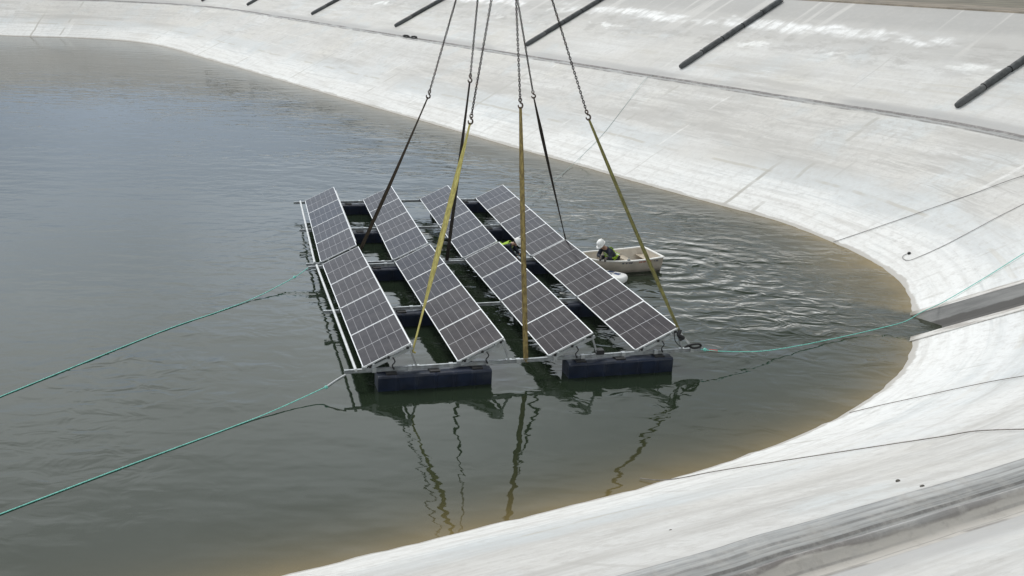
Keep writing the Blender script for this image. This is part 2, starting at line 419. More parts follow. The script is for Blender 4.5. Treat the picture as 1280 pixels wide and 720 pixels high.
    col = k.mix(k.ramp(clo, .46, .68, 0.0, .48), col, (.45, .435, .41))
    scuff = mul(k.ramp(k.noise(k.xyz(mul(u, 1.1), mul(d, 2.6), 171.), 1.0, 7, .78), .56, .68), k.ramp(k.noise(ob, .18, 3), .42, .6))
    col = k.mix(mul(scuff, .45), col, (.36, .345, .325))
    fine = k.noise(ob, 9.0, 6, .7)
    col = k.mix(k.ramp(fine, .3, .7, 0.0, .16), col, (.40, .39, .38))
    specks = k.ramp(k.noise(ob, 5.0, 4, .8), .70, .76)
    col = k.mix(mul(specks, .35), col, (.25, .235, .22))
    h = k.math('ADD', mul(nz(.8, 3.0, 121., 5), .02), k.math('ADD', mul(nz(3.5, .35, 127., 4), .010), mul(fine, .006)))
    return k.bsdf(col, .62, 0, .3, k.bump(h, 1.0, .8))

bank = link('reservoir_bank', bank_mesh(), bank_material()); tag(bank, 'pale concrete grey lined bank sloping round the water', None, None, 'structure')

# ------------------------------------------------------------------ ground beyond the rim
def ring_mesh(name, rows):
    V, F = [], []
    idx = list(range(0, NC, 4))
    n = len(idx)
    for d, z in rows:
        for i in idx:
            p = D[i] + NRM[i]*d; V.append((p[0], p[1], z))
    for r in range(len(rows)-1):
        for c in range(n):
            F.append((r*n+c, r*n+(c+1) % n, (r+1)*n+(c+1) % n, (r+1)*n+c))
    me = bpy.data.meshes.new(name); me.from_pydata(V, [], F)
    if me.polygons[0].normal.z < 0: me.flip_normals()
    return me
M_dirt = simple('dirt_track', (.23, .195, .15), .9, 0, .35, .9, .02)
M_soil = simple('dry_soil', (.17, .15, .11), .95, 0, .4, .35, .03, dirt=(.09, .10, .055))
tag(link('road', ring_mesh('road', [(17.92, 8.45), (17.98, 8.56), (18.25, 8.58), (24, 8.60), (24.1, 8.5)]), M_dirt), 'brown dirt track along the rim of the bank', None, None, 'structure')
tag(link('ground', ring_mesh('ground', [(17.95, 8.3), (24.05, 8.52), (40, 8.5), (150, 8.3), (800, 8.0), (4000, 7.0)]), M_soil), 'dry brown ground beyond the rim', None, None, 'structure')

# ------------------------------------------------------------------ water
def water_mesh():
    xs = np.r_[np.arange(-96, -14, 1.0), np.arange(-14, 18.01, .33)]
    ys = np.r_[np.arange(2, 56, .33), np.arange(56, 138, .6)]
    V, dep, rgh, silt = [], [], [], []
    for y in ys:
        for x in xs:
            sdv, i = sdist(x, y)
            dp = max(0.0, -sdv * .5)
            rel = np.array([x, y]) - CH0; sa = rel @ CHN; ta = rel @ CHA
            if abs(sa) < 1.25 and ta > -3.0: dp = max(dp, .9)
            V.append((x, y, 0.0)); dep.append(dp)
            g = lambda cx, cy, rx, ry: math.exp(-.5*(((x-cx)/rx)**2 + ((y-cy)/ry)**2))
            rg = .05 + 1.1*g(9.0, 36.5, 3.6, 6.5) + .32*g(5, 48, 4, 7) + .10*g(-2, 60, 8, 9) + .06*g(-18, 80, 12, 18) + .30*g(-2, 38, 4, 6) + .16*g(-9, 26, 2.5, 4)
            silt.append(g(12.2, 38.5, 3.0, 5.5) * (0.0 if abs(sa) < 1.6 and ta > -4 else 1.0))
            rgh.append(min(1.1, rg) * min(1.0, max(.34 if x > 5 else .12, (dp-.25)/1.5)))
    nx = len(xs)
    F = [(r*nx+c, r*nx+c+1, (r+1)*nx+c+1, (r+1)*nx+c) for r in range(len(ys)-1) for c in range(nx-1)]
    me = bpy.data.meshes.new('water'); me.from_pydata(V, [], F)
    for nm, a in (('depth', dep), ('chop', rgh), ('silt', silt)):
        at = me.attributes.new(nm, 'FLOAT', 'POINT'); at.data.foreach_set('value', np.array(a, 'f'))
    me.polygons.foreach_set('use_smooth', [True]*len(F))
    return me

def water_material():
    k = NT('pond_water'); ob = k.coord('Object'); s = k.sep(ob)
    mul = lambda a, b: k.math('MULTIPLY', a, b)
    add = lambda a, b: k.math('ADD', a, b)
    depth, chop = k.attr('depth'), k.attr('chop')
    swell = k.noise(k.xyz(mul(s[0], .55), mul(s[1], .95), 1.0), 1.0, 2, .45)
    rip = k.noise(k.xyz(mul(s[0], 1.15), mul(s[1], 1.45), 7.0), 1.0, 2, .5, .8)
    fine = k.noise(k.xyz(mul(s[0], 3.2), mul(s[1], 5.5), 3.0), 1.0, 3, .6)
    gust = k.ramp(k.noise(k.xyz(mul(s[0], .16), mul(s[1], .24), 11.0), 1.0, 3, .6), .40, .66, .25, 1.0)
    vd = k.n('ShaderNodeVectorMath', operation='DISTANCE'); k.put(vd.inputs[0], k.xyz(s[0], s[1], 0)); vd.inputs[1].default_value = (5.4, 37.2, 0)
    dist = vd.outputs['Value']
    rings = mul(k.math('SINE', add(mul(dist, 7.6), mul(rip, 5.5))), k.ramp(dist, .8, 7.0, 1.0, 0.0))
    h = mul(mul(swell, .030), k.ramp(k.noise(k.xyz(mul(s[0], .07), mul(s[1], .10), 21.0), 1.0, 3, .6), .38, .62, .55, 1.05))
    h = mul(h, k.ramp(s[1], 34.0, 75.0, 1.0, .72))
    h = add(h, mul(mul(rip, .26), mul(chop, gust)))
    h = add(h, mul(mul(fine, .010), mul(chop, gust)))
    h = add(h, mul(mul(rings, .030), k.ramp(s[0], 3.5, 6.0)))
    h = add(h, mul(fine, .0005))
    nm = k.bump(h, 1.0, 1.0)
    murk = k.mix(k.noise(k.xyz(mul(s[0], .08), mul(s[1], .08), 0), 1.0, 3), (.014, .022, .013), (.020, .029, .018))
    dj = k.math('ADD', depth, mul(k.math('SUBTRACT', k.noise(k.xyz(mul(s[0], .5), mul(s[1], .5), 5), 1.0, 4), .5), .25))
    shal = k.math('EXPONENT', mul(k.math('MAXIMUM', dj, 0.0), mul(k.math('SUBTRACT', 1.0, mul(mul(k.attr('silt'), .68), k.ramp(k.noise(k.xyz(mul(s[0], .3), mul(s[1], .3), 43), 1.0, 4, .6), .3, .65, .5, 1.0))), -2.9)))
    body = k.n('ShaderNodeBsdfDiffuse'); k.put(body.inputs[0], k.mix(shal, murk, k.mix(k.math('MULTIPLY', k.attr('silt'), k.ramp(k.noise(k.xyz(mul(s[0], .45), mul(s[1], .45), 33), 1.0, 5, .65), .3, .7, .25, 1.0)), (.150, .115, .050), (.25, .18, .066))))
    gl = k.n('ShaderNodeBsdfGlossy'); gl.inputs['Roughness'].default_value = .012; k.put(gl.inputs['Normal'], nm)
    fr = k.n('ShaderNodeFresnel'); fr.inputs[0].default_value = 1.33; k.put(fr.inputs['Normal'], nm)
    mx = k.n('ShaderNodeMixShader'); k.put(mx.inputs[0], fr.outputs[0]); k.put(mx.inputs[1], body.outputs[0]); k.put(mx.inputs[2], gl.outputs[0])
    k.t.links.new(mx.outputs[0], k.out.inputs[0])
    return k.m
tag(link('water', water_mesh(), water_material()), 'murky green grey reservoir water', None, None, 'structure')

# ------------------------------------------------------------------ concrete channel cut into the bank
def channel():
    k = NT('channel_concrete'); s = k.sep(k.coord('UV')); u, v = s[0], s[1]    # u along, v across
    mul = lambda a, b: k.math('MULTIPLY', a, b)
    n = k.noise(k.xyz(mul(u, .5), mul(v, 4), 0), 1, 6, .65)
    col = k.mix(k.ramp(n, .3, .7), (.15, .15, .147), (.26, .257, .25))
    vv = k.math('ADD', v, mul(k.math('SUBTRACT', k.noise(k.xyz(mul(u, 1.4), 0, 3), 1, 5, .6), .5), .16))
    wet = mul(k.ramp(vv, -.95, -.90), k.ramp(vv, .74, .69))
    col = k.mix(mul(wet, .85), col, (.075, .070, .066))
    cop = k.ramp(k.math('ABSOLUTE', v), 1.09, 1.10)
    cc = k.mix(k.ramp(k.noise(k.xyz(mul(u, 1.2), mul(v, 3), 9), 1, 6, .7), .42, .6), (.60, .585, .56), (.36, .335, .31))
    col = k.mix(cop, col, cc)
    col = k.mix(k.ramp(u, .5, -.4), col, (.10, .082, .045))
    mat = k.bsdf(col, .7, 0, .3, k.bump(k.noise(k.coord('Object'), 6, 6, .7), .02, .7))
    sec = [(1.50, -.06), (1.50, .03), (1.10, .03), (1.06, -.02), (.50, -.40), (-.60, -.42), (-1.06, -.02), (-1.10, .035), (-1.55, .035), (-1.55, -.06)]
    ts = list(np.arange(-3.0, 7.61, .2))
    V, F, FU = [], [], []
    for t in ts:
        for (sx, sz) in sec:
            p = CH0 + CHA*t + CHN*sx
            # hug the real bank height under the copings, straight grade in the trough
            d, _ = sdist(*(CH0 + CHA*t + CHN*(1.3 if sx > 0 else -1.3)))
            d2, _ = sdist(*(CH0 + CHA*t))
            base = prof(max(-4, d)) if abs(sx) > .9 else .5*max(-4, d2)
            V.append((p[0], p[1], base + sz))
    m = len(sec)
    for i in range(len(ts)-1):
        for j in range(m-1):
            F.append((i*m+j, i*m+j+1, (i+1)*m+j+1, (i+1)*m+j))
            FU += [(ts[i], sec[j][0]), (ts[i], sec[j+1][0]), (ts[i+1], sec[j+1][0]), (ts[i+1], sec[j][0])]
    e = (len(ts)-1)*m
    F.append(tuple(e+j for j in range(3, 7))); FU += [(ts[-1], sec[j][0]) for j in range(3, 7)]
    me = bpy.data.meshes.new('channel'); me.from_pydata(V, [], F)
    uv = me.uv_layers.new(name='UVMap'); uv.data.foreach_set('uv', np.array(FU, 'f').ravel())
    bm = bmesh.new(); bm.from_mesh(me); bmesh.ops.recalc_face_normals(bm, faces=bm.faces); bm.to_mesh(me); bm.free()
    tag(link('channel', me, mat), 'grey concrete inflow channel with a dark wet floor', None, None, 'structure')
channel()

# ------------------------------------------------------------------ the floating solar raft
S, L, G, TILT, W = 2.359, 2.3994, .1796, .4419, 1.303
wc, wt = W*math.cos(TILT), W*math.sin(TILT)
ORI = Vector((-3.5641, 25.1042, .55)); YAW = .2745
M_root = Matrix.Translation(ORI) @ Matrix.Rotation(YAW, 4, 'Z')
raft = empty('solar_raft', M_root, 'floating raft with four tilted rows of dark solar panels on navy floats', 'solar raft')
M_rear = M_root.inverted() @ (Matrix.Translation((-6.2758, 34.6255, .543)) @ Matrix.Rotation(.2397, 4, 'Z'))
SEC = [Matrix.Identity(4), M_rear]

def panel_meshes():
    f = MB(); t = .024; h = .035; x1, y0, y1 = W, .008, L-.008
    f.box((0, y0, -h), (t, y1, 0)); f.box((x1-t, y0, -h), (x1, y1, 0))
    f.box((t, y0, -h), (x1-t, y0+t, 0)); f.box((t, y1-t, -h), (x1-t, y1, 0))
    fm = f.mesh('panel_frame'); fm.materials.append(M_frame)
    g = MB(); g.box((t, y0+t, -.012), (x1-t, y1-t, -.003))
    gm = g.mesh('panel_glass'); gm.materials.append(M_glass)
    uv = gm.uv_layers.new(name='UVMap')
    for lp in gm.loops:
        co = gm.vertices[lp.vertex_index].co
        uv.data[lp.index].uv = ((co.x-t)/(x1-2*t), (co.y-y0-t)/(y1-y0-2*t))
    return fm, gm
fm, gm = panel_meshes()
for si, Ms in enumerate(SEC):
    for row in range(4):
        for kx in range(4):
            jit = Matrix.Rotation(random.uniform(-.003, .003), 4, 'Y') @ Matrix.Rotation(random.uniform(-.002, .002), 4, 'X')
            Mp = Ms @ Matrix.Translation((row*S, kx*L, 0)) @ Matrix.Rotation(-TILT, 4, 'Y') @ jit
            p = link('solar_panel', fm, None, raft, Mp)
            link('glass', gm, None, p)

BEAMS = [(0, 0.0), (0, 2*L), (0, 4*L-.04), (1, .04), (1, 2*L), (1, 4*L-.02)]
c = MB(); c.add([(x, y, z) for x in (-.05, .05) for y, z in ((-.055, -.10), (-.037, -.10), (-.037, .002), (.05, .002), (.05, .012), (-.055, .012))],
  [(0, 1, 2, 3, 4, 5), (11, 10, 9, 8, 7, 6)] + [(k, k+6, (k+1) % 6+6, (k+1) % 6) for k in range(6)])
clampm = c.mesh('clamp'); clampm.materials.append(M_alu)
c = MB(); c.box((-.13, -.22, -.03), (.13, .22, .035)); lugm = c.mesh('lug'); lugm.materials.append(M_black)
def float_mesh():
    n = 2.85; P = [(0, 0)]
    for q in range(1, 6):
        x = n*q/6
        P += [(x-.05, 0), (x-.03, .014), (x+.03, .014), (x+.05, 0)]
    P += [(n, 0)]
    V, F = [], []
    for x, g in P:
        V += [(x, -.27-g, -.72), (x, .29+g, -.72), (x, .32+g, -.16), (x, .28, -.125), (x, -.26, -.125), (x, -.30-g, -.16)]
    for i in range(len(P)-1):
        for k in range(6): F.append((i*6+k, (i+1)*6+k, (i+1)*6+(k+1) % 6, i*6+(k+1) % 6))
    F += [tuple(range(6)), tuple(len(P)*6-6+k for k in range(6))[::-1]]
    m = MB(); m.add(V, F); me = m.mesh('float'); me.materials.append(M_navy); return me
floatm = float_mesh()
for si, u in BEAMS:
    b = MB(); vend = 8.98 if (si, u) == BEAMS[0] else 8.78
    zt = -.035
    b.box((-.45, u-.035, zt-.09), (vend, u+.035, zt-.082)); b.box((-.45, u-.035, zt-.008), (vend, u+.035, zt)); b.box((-.45, u-.005, zt-.082), (vend, u+.035, zt-.008))
    bo = b.build('beam', M_galv, raft, SEC[si])
    for v in np.arange(.25, 8.6, .92):
        v = v + random.uniform(-.15, .15)
        link('clamp', clampm, None, bo, Matrix.Translation((v, u, zt)))
    if (si, u) != BEAMS[3]:
        for v0 in (.33, 5.20):
            fo = link('float', floatm, None, raft, SEC[si] @ Matrix.Translation((v0, u, -.035)), .02)
            for x in (.35, 1.42, 2.5): link('lug', lugm, None, fo, Matrix.Translation((x, 0, -.125)))
for si in (0, 1):
    lens = 4*L
    for row in range(4):
        v0 = row*S
        # purlins under the panels, along the row
        pm = MB()
        for fr_ in (.2, .8):
            a = Vector((v0 + wc*fr_ + math.sin(TILT)*.07, -.05, wt*fr_ - math.cos(TILT)*.07))
            pm.bar(a, a + Vector((0, lens+.1, 0)), .05, .06)
        pm.build('purlin', M_alu, raft, SEC[si])
        hr = MB()
        a = Vector((v0 + wc + .05, .15 if si == 0 else .9, wt - .14)); hr.bar(a, a + Vector((0, lens-1.1, 0)), .05, .06)
        if row in (0, 1): hr.build('rail', M_white_tube, raft, SEC[si])
        for u in ((0.0, 2*L, lens-.04) if si == 0 else (.04, 2*L, lens-.02)):
            rf = MB()
            a = Vector((v0 + .02 + math.sin(TILT)*.14, u, -math.cos(TILT)*.135 + .045)); b_ = Vector((v0 + wc + .05, u, wt - .11))
            rf.bar(a, b_, .055, .075)
            rf.build('rafter', M_alu, raft, SEC[si])
            lg = MB(); lg.bar((v0 + wc - .02, u-.02, wt - .14), (v0 + wc + .14, u-.02, -.04), .045, .045, (0, 1, 0)); lg.box((v0+wc+.06, u-.06, -.036), (v0+wc+.22, u+.05, -.02))
            lg.build('leg', M_alu, raft, SEC[si])
            br = MB(); br.box((v0-.02, u-.045, -.036), (v0+.10, u+.045, .02)); br.build('bracket', M_galv, raft, SEC[si])
            if u == 0.0:
                cb = MB()
                x = v0 + wc*.62; z = wt*.62 - .12
                cb.tube(cat_rom([(x, -.03, z), (x+.05, -.06, z-.10), (x-.015, -.06, z-.20), (x+.03, -.05, z-.31), (x+.02, -.05, -.03)], 6), .016, 6)
                cb.build('wire', M_black, raft, SEC[si])
                for q in (.12, .5, .9):
                    cl = MB(); cl.box((v0+wc*q+.01, -.03, wt*q-.085), (v0+wc*q+.07, .02, wt*q-.03)); cl.build('clip', M_black, raft, SEC[si])
    ra = MB(); ra.tube([(-.18, -.12 if si == 0 else .02, -.02), (-.18, lens*.5, -.025), (-.18, lens, -.02)], .038, 10)
    ra.build('rail', M_white_tube, raft, SEC[si])
    # joint plates where the two tables meet
bz = MB(); bz.bar((3*S+wc+.06, -.03, wt-.16), (3*S+wc+.44, -.03, -.03), .05, .05, (0, 1, 0)); bz.build('brace', M_white_tube, raft)
st = MB()
st.tube(cat_rom([(3*S+wc+.05, -.02, wt-.06), (3*S+wc+.0, -.05, wt-.2), (3*S+wc+.12, -.08, wt-.26), (3*S+wc+.03, -.05, wt-.32)], 6), .05, 7)
st.tube(cat_rom([(3*S+wc+.18, -.06, .02), (3*S+wc+.35, -.12, .10), (3*S+wc+.6, -.05, .08), (3*S+wc+.68, .0, -.01), (3*S+wc+.45, -.08, -.01), (3*S+wc+.3, -.10, .06)], 8), .03, 7)
st.tube(cat_rom([(3*S+wc-.12, -.03, wt-.12), (3*S+wc-.08, -.05, .2), (3*S+wc+.1, -.05, .02)], 8), .012, 6)
st.build('strap', M_black, raft)
jb = MB(); jb.box((8.0, -.10, -.03), (8.2, .12, .09)); jb.build('junction_box', M_black, raft, Matrix.Translation((-2.0, 0, 0)), .01)

# ------------------------------------------------------------------ chains and slings
def chain_links(a, b, pitch=.085, rx=.062, ry=.036, r=.0145):
    m = MB(); a, b = Vector(a), Vector(b)
    d = (b - a).normalized(); Ln = (b - a).length; n = int(Ln/pitch)
    s1 = d.cross(Vector((.3, 1, .1))).normalized(); s2 = d.cross(s1)
    tw = random.uniform(0, 1.5)
    for i in range(n):
        c = a + d*(pitch*(i+.5)); ang = tw + (i % 2)*math.pi/2 + i*.012
        x = s1*math.cos(ang) + s2*math.sin(ang); z = d.cross(x)
        M = Matrix(((d.x, x.x, z.x, c.x), (d.y, x.y, z.y, c.y), (d.z, x.z, z.z, c.z), (0, 0, 0, 1)))
        m.torus(M, rx, ry, r, 8, 5)
    return m
def hook_mesh(p, d, q):
    """open crane hook below an eye, opening sideways; p = top, d = downwards"""
    m = MB(); d = d.normalized(); s = d.cross(Vector((0, 1, 0))).normalized()
    pts = [p + d*.03*q, p + d*.07*q, p + d*.11*q]
    for k in range(13):
        a = -math.pi/2 + k*math.pi*1.6/12
        pts.append(p + d*q*(.22 + .105*math.sin(a)) + s*q*(.085*math.cos(a)))
    m.tube(pts, [x*q for x in [.026, .032, .034] + [.034]*4 + [.036]*6 + [.028]*2 + [.014]], 8)
    M = Matrix.Translation(p) @ Matrix(((s.x, d.x, 0, 0), (s.y, d.y, 1, 0), (s.z, d.z, 0, 0), (0, 0, 0, 1)))
    m.torus(M, .055*q, .075*q, .024*q, 12, 6)
    return m, p + d*.325*q
def sling_mesh(a, b, prof_w, twist, thick=.014, n=40):
    """flat web from a (top) to b; prof_w(t) width, twist(t) angle"""
    a, b = Vector(a), Vector(b); d = (b-a).normalized(); Ln = (b-a).length
    base = d.cross(Vector((0, 1, 0))).normalized(); oth = d.cross(base)
    V, F, UVs = [], [], []
    for i in range(n+1):
        t = i/n; p = a + (b-a)*t + Vector((0, 0, -.05*math.sin(math.pi*t)))
        ang = twist(t); x = base*math.cos(ang) + oth*math.sin(ang); z = d.cross(x); w = prof_w(t)/2
        th = thick/2*(1.6 if t < .06 or t > .94 else 1)
        V += [p-x*w-z*th, p+x*w-z*th, p+x*w+z*th, p-x*w+z*th]
    me = MB()
    for i in range(n):
        for k in range(4):
            F.append((i*4+k, i*4+(k+1) % 4, (i+1)*4+(k+1) % 4, (i+1)*4+k))
    F.append((3, 2, 1, 0)); F.append((n*4, n*4+1, n*4+2, n*4+3))
    me.add(V, F); mm = me.mesh('sling')
    uv = mm.uv_layers.new(name='UVMap')
    for lp in mm.loops:
        i, k = divmod(lp.vertex_index, 4)
        uv.data[lp.index].uv = (0.0 if k in (0, 3) else 1.0, i/n*Ln)
    return mm
A = [  # attach point, hook point, chain top, sling material, width(t), twist(t), sling label, chain label
 ((-5.02,34.72,.90),(-2.65,33.08,6.34),(-.65,31.01,13.18), M_brownweb, lambda t: .04+.075*min(1, t*1.6), lambda t: .9-.9*min(1, t*1.6),
  'dark brown sling, leftmost of the six, reaching down between the first two panel rows', 'leftmost of the six chains, leaning to the dark brown sling'),
 ((-2.21,35.51,.46),(-1.45,33.26,6.83),(-.89,31.01,13.17), M_darkweb, lambda t: .05+.065*min(1, t*2.5), lambda t: .7-.5*t,
  'black sling passing behind the bright yellow sling to the middle beam', 'thin chain above the black sling, second from the left'),
 ((-2.38,25.44,.91),(-1.17,27.91,6.36),(-.21,31.01,13.19), M_yellow, lambda t: .05+.085*min(1, max(0, t-.05)*5)*(1 if t < .62 else max(.0, 1-(t-.62)*4.5)), lambda t: .2+.7*max(0, (t-.75)*4),
  'bright yellow sling slanting down over the second panel row, thin at its lower end', 'chain above the bright yellow sling, third from the left'),
 ((.41,26.22,.47),(.05,28.43,6.74),(-.45,30.69,13.15), M_gold, lambda t: .07+.06*min(1, t*4), lambda t: .35*math.sin(t*5),
  'golden yellow sling hanging almost straight down to the front beam', 'upright chain above the straight golden sling'),
 ((1.80,36.64,1.0),(.44,34.02,6.33),(-.93,30.68,13.14), M_darkweb, lambda t: .035+.075*min(1, t*5)*(1 if t < .25 else max(.0, 1-(t-.25)*1.5)), lambda t: .3+.6*t,
  'black sling tapering to a thin line behind the rightmost panel row', 'chain with rusty hook above the tapering black sling'),
 ((4.41,27.35,1.01),(1.79,28.84,6.44),(-.62,30.69,13.15), M_olive, lambda t: .055+.05*min(1, t*4)*(1 if t < .7 else max(.2, 1-(t-.7)*2.4)), lambda t: .5*math.sin(t*4)+.2,
  'olive yellow sling, rightmost of the six, crossing in front of the rowing boat', 'rightmost of the six chains, leaning to the olive sling'),
]
for att, hk, top, mat, wf, tf, sl, cl in A:
    att, hk, top = Vector(att), Vector(hk), Vector(top)
    d = (hk - top).normalized()
    ch = chain_links(top, hk, .066, .048, .0255, .0115).build('lifting_chain', M_chain)
    tag(ch, cl, 'chain', 'lifting chains above the raft')
    hm, end = hook_mesh(hk, d, .66)
    hm.build('hook', M_hook, ch)
    sm = sling_mesh(end + (hk-end)*.15, att, wf, tf)
    so = link('lifting_sling', sm, mat); tag(so, sl, 'sling', 'lifting slings on the raft')
    lp = MB(); dd = (att-end).normalized(); sx = dd.cross(Vector((0, 1, 0))).normalized()
    lp.tube([att - dd*.35, att - dd*.05, att + Vector((0, 0, -.03)), att + Vector((.05, .07, -.08))], .026, 7)
    lp.build('eye', mat, so)

# ------------------------------------------------------------------ ropes and cables
def rope(name, pts, r, mat, label, cat, group, lay=True, n=10):
    P = cat_rom(pts, n)
    m = MB(); m.tube(P, r, 7)
    o = m.build(name, mat)
    return tag(o, label, cat, group)
RG = 'mooring ropes tied to the raft'
def knot(p, r, mat, par):
    m = MB(); p = Vector(p)
    m.torus(Matrix.Translation(p) @ Matrix.Rotation(1.2, 4, 'X'), r, r*.8, r*.55, 10, 6)
    m.torus(Matrix.Translation(p) @ Matrix.Rotation(.9, 4, 'Y'), r*.8, r*.9, r*.5, 10, 6)
    return m.build('knot', mat, par)
o = rope('mooring_rope', [(-3.95,24.78,.46),(-4.25,24.6,.30),(-4.55,24.45,.17),(-5.42,23.41,.045),(-6.05,22.63,.012),(-7.83,20.31,.012),(-9.34,18.28,.012),(-9.87,17.56,.012),(-12,14.6,.2),(-14.5,10.9,.15)], .013, M_teal,
  'teal mooring rope from the front left corner of the raft towards the bottom left', 'rope', RG)
knot((-4.36, 24.53, .235), .032, M_teal, o)
lk = MB(); lk.tube([(-3.93,24.78,.47),(-4.15,24.66,.36),(-4.33,24.55,.25)], .03, 7); lk.build('shackle', M_galv, o)
o = rope('mooring_rope', [(-6.59,34.3,.45),(-6.85,33.9,.30),(-7.11,33.52,.2),(-7.82,32.17,.04),(-8.6,30.7,.012),(-9.68,28.75,.012),(-11.86,23.82,.012),(-14.0,19.0,.012),(-17.5,11.0,.2),(-18.2,9.3,.2)], .013, M_teal,
  'teal mooring rope from the middle of the left side of the raft', 'rope', RG)
knot((-6.95, 33.76, .26), .032, M_teal, o)
o = rope('mooring_rope', [(5.04,27.52,.46),(5.60,27.62,.39),(6.78,28.21,.22),(8.12,29.19,.09),(9.77,30.29,.06),(10.89,30.91,.12),(11.7,31.2,.26),(12.4,31.75,.42),(13.34,32.57,.52),(14.83,33.44,1.07),(16.34,34.26,1.72),(18.2,35.25,2.5),(21.0,36.75,3.75)], .013, M_teal,
  'teal mooring rope from the front right corner across to the channel mouth', 'rope', RG)
m = MB(); m.tube([(5.28,27.565,.425),(5.50,27.605,.40)], .033, 8); m.build('red_whipping', M_red, o)
knot((5.16, 27.545, .445), .035, M_teal, o)
rope('mooring_rope', [(-.11,44.61,.45),(.43,46.52,.3),(1.78,52.2,.1),(3.05,57.4,.12),(4.21,59.29,.93),(4.95,60.46,1.56),(6.22,62.88,2.77),(7.27,64.83,3.8),(7.9,65.9,4.05)], .010, M_teal_old,
  'thin faded rope from the rear right of the raft up the far bank', 'rope', RG)
CG = 'cables lying on the bank'
def onbank(P, dz=.03): 
    o = []
    for x, y in P:
        d, _ = sdist(x, y); o.append((x, y, max(.0, prof(max(d, 0))) + dz))
    return o
rope('bank_cable', onbank([(12.5,41.95),(12.9,41.9),(14.16,41.7),(15.83,41.46),(17.46,41.22),(19.29,40.88),(22,40.3)]), .0115, M_cable,
  'dark taut cable running from the water edge up the right bank, upper of two', 'cable', CG)
o = rope('bank_cable', onbank([(14.26,38.56),(14.12,38.60),(14.0,38.42),(14.05,38.05),(14.3,37.93),(15.25,37.99),(16.41,38.27),(17.29,38.5),(18.43,38.72),(21,39.2)]), .010, M_cable,
  'dark cable on the right bank ending in a small hooked curl', 'cable', CG)
knot(onbank([(14.27, 38.56)])[0], .045, M_black, o)
rope('bank_cable', onbank([(8.1,24.30),(8.73,24.08),(9.46,23.67),(10.18,23.28),(10.77,22.87),(11.31,22.25),(12.2,21)]), .009, M_cordbrown,
  'thin brown cord on the near bank just below the channel', 'cord', CG)
rope('bank_cable', onbank([(2.75,20.62),(3.3,20.42),(4.27,20.05),(5.57,19.18),(6.74,18.31),(7.58,17.66),(8.02,17.35),(8.36,15.93)]), .010, M_cordbrown,
  'thick brown cord slanting up the near bank from the water', 'cord', CG)

# ------------------------------------------------------------------ ballast tubes on the upper slope
M_tube = simple('tube_fabric', (.085, .088, .088), .75, 0, .35, 2.5, .01, dirt=(.17, .17, .165))
M_strap = simple('tube_strap', (.016, .016, .016), .7, 0, .3, 9)
def tube_meshes(Ln):
    b = MB(); pts, rs = [], []
    seg = 1.72; x = 0.0
    while x < Ln:
        for q, rr in ((0, .80), (.05, .93), (.16, 1), (.5, 1.03), (.84, 1), (.95, .93)):
            pts.append((x+q*seg, .03*math.sin(x*.9), .13)); rs.append(.17*rr)
        x += seg
    pts = [(-.12, 0, .12), (-.08, 0, .12)] + pts; rs = [.08, .135] + rs
    b.tube(pts, rs, 12)
    ties = [k*seg for k in range(1, int(Ln/seg)+1)]
    return b.mesh('ballast_tube'), ties
tm, ties = tube_meshes(8.6); tm.materials.append(M_tube)
tie = MB(); tie.torus(Matrix.Rotation(R(90), 4, 'Y'), .157, .157, .026, 14, 6); tiem = tie.mesh('strap'); tiem.materials.append(M_strap)
TB = [((-38.42,137.3), 'black ballast tube on the upper slope, shortest stub at the top left edge'),
 ((-31.41,129.5), 'black ballast tube on the upper slope, second from the left'),
 ((-20.93,113.32), 'black ballast tube on the upper slope, third from the left'),
 ((-10.93,97.12), 'black ballast tube on the upper slope just left of the leftmost chain'),
 ((.57,79.71), 'black ballast tube on the upper slope crossed by the rightmost chain'),
 ((9.45,65.87), 'long black ballast tube on the upper slope right of all the chains'),
 ((20.05,50.5), 'thick black ballast tube, nearest one, at the right edge')]
for (x, y), lab in TB:
    d, i = sdist(x, y); n = NRM[i]; d = 9.95; p = D[i] + n*d
    X = Vector((n[0], n[1], .5)).normalized(); Y = Vector((-n[1], n[0], 0)).normalized(); Z = X.cross(Y)
    if Z.z < 0: Y = -Y; Z = X.cross(Y)
    M = Matrix(((X.x, Y.x, Z.x, p[0]), (X.y, Y.y, Z.y, p[1]), (X.z, Y.z, Z.z, prof(d)), (0, 0, 0, 1)))
    o = link('ballast_tube', tm, None, None, M); tag(o, lab, 'ballast tube', 'ballast tubes down the upper slope')
    for t in ties[:5]:
        link('strap', tiem, None, o, Matrix.Translation((t, .03*math.sin(t*.9), .13)))

# two rubber rings on the far berm
for (x, y), lab, ang in (((-9.33, 92.1), 'black rubber ring lying on the far berm, left of the pair', .5), ((-8.62, 91.15), 'black rubber ring lying on the far berm, right of the pair', -.2)):
    m = MB(); m.torus(Matrix.Rotation(.25, 4, 'X'), .24, .22, .06, 20, 8)
    o = m.build('rubber_ring', M_black, None, Matrix.Translation((x, y, 4.08)) @ Matrix.Rotation(ang, 4, 'Z')); tag(o, lab, 'rubber ring', 'rubber rings on the berm')
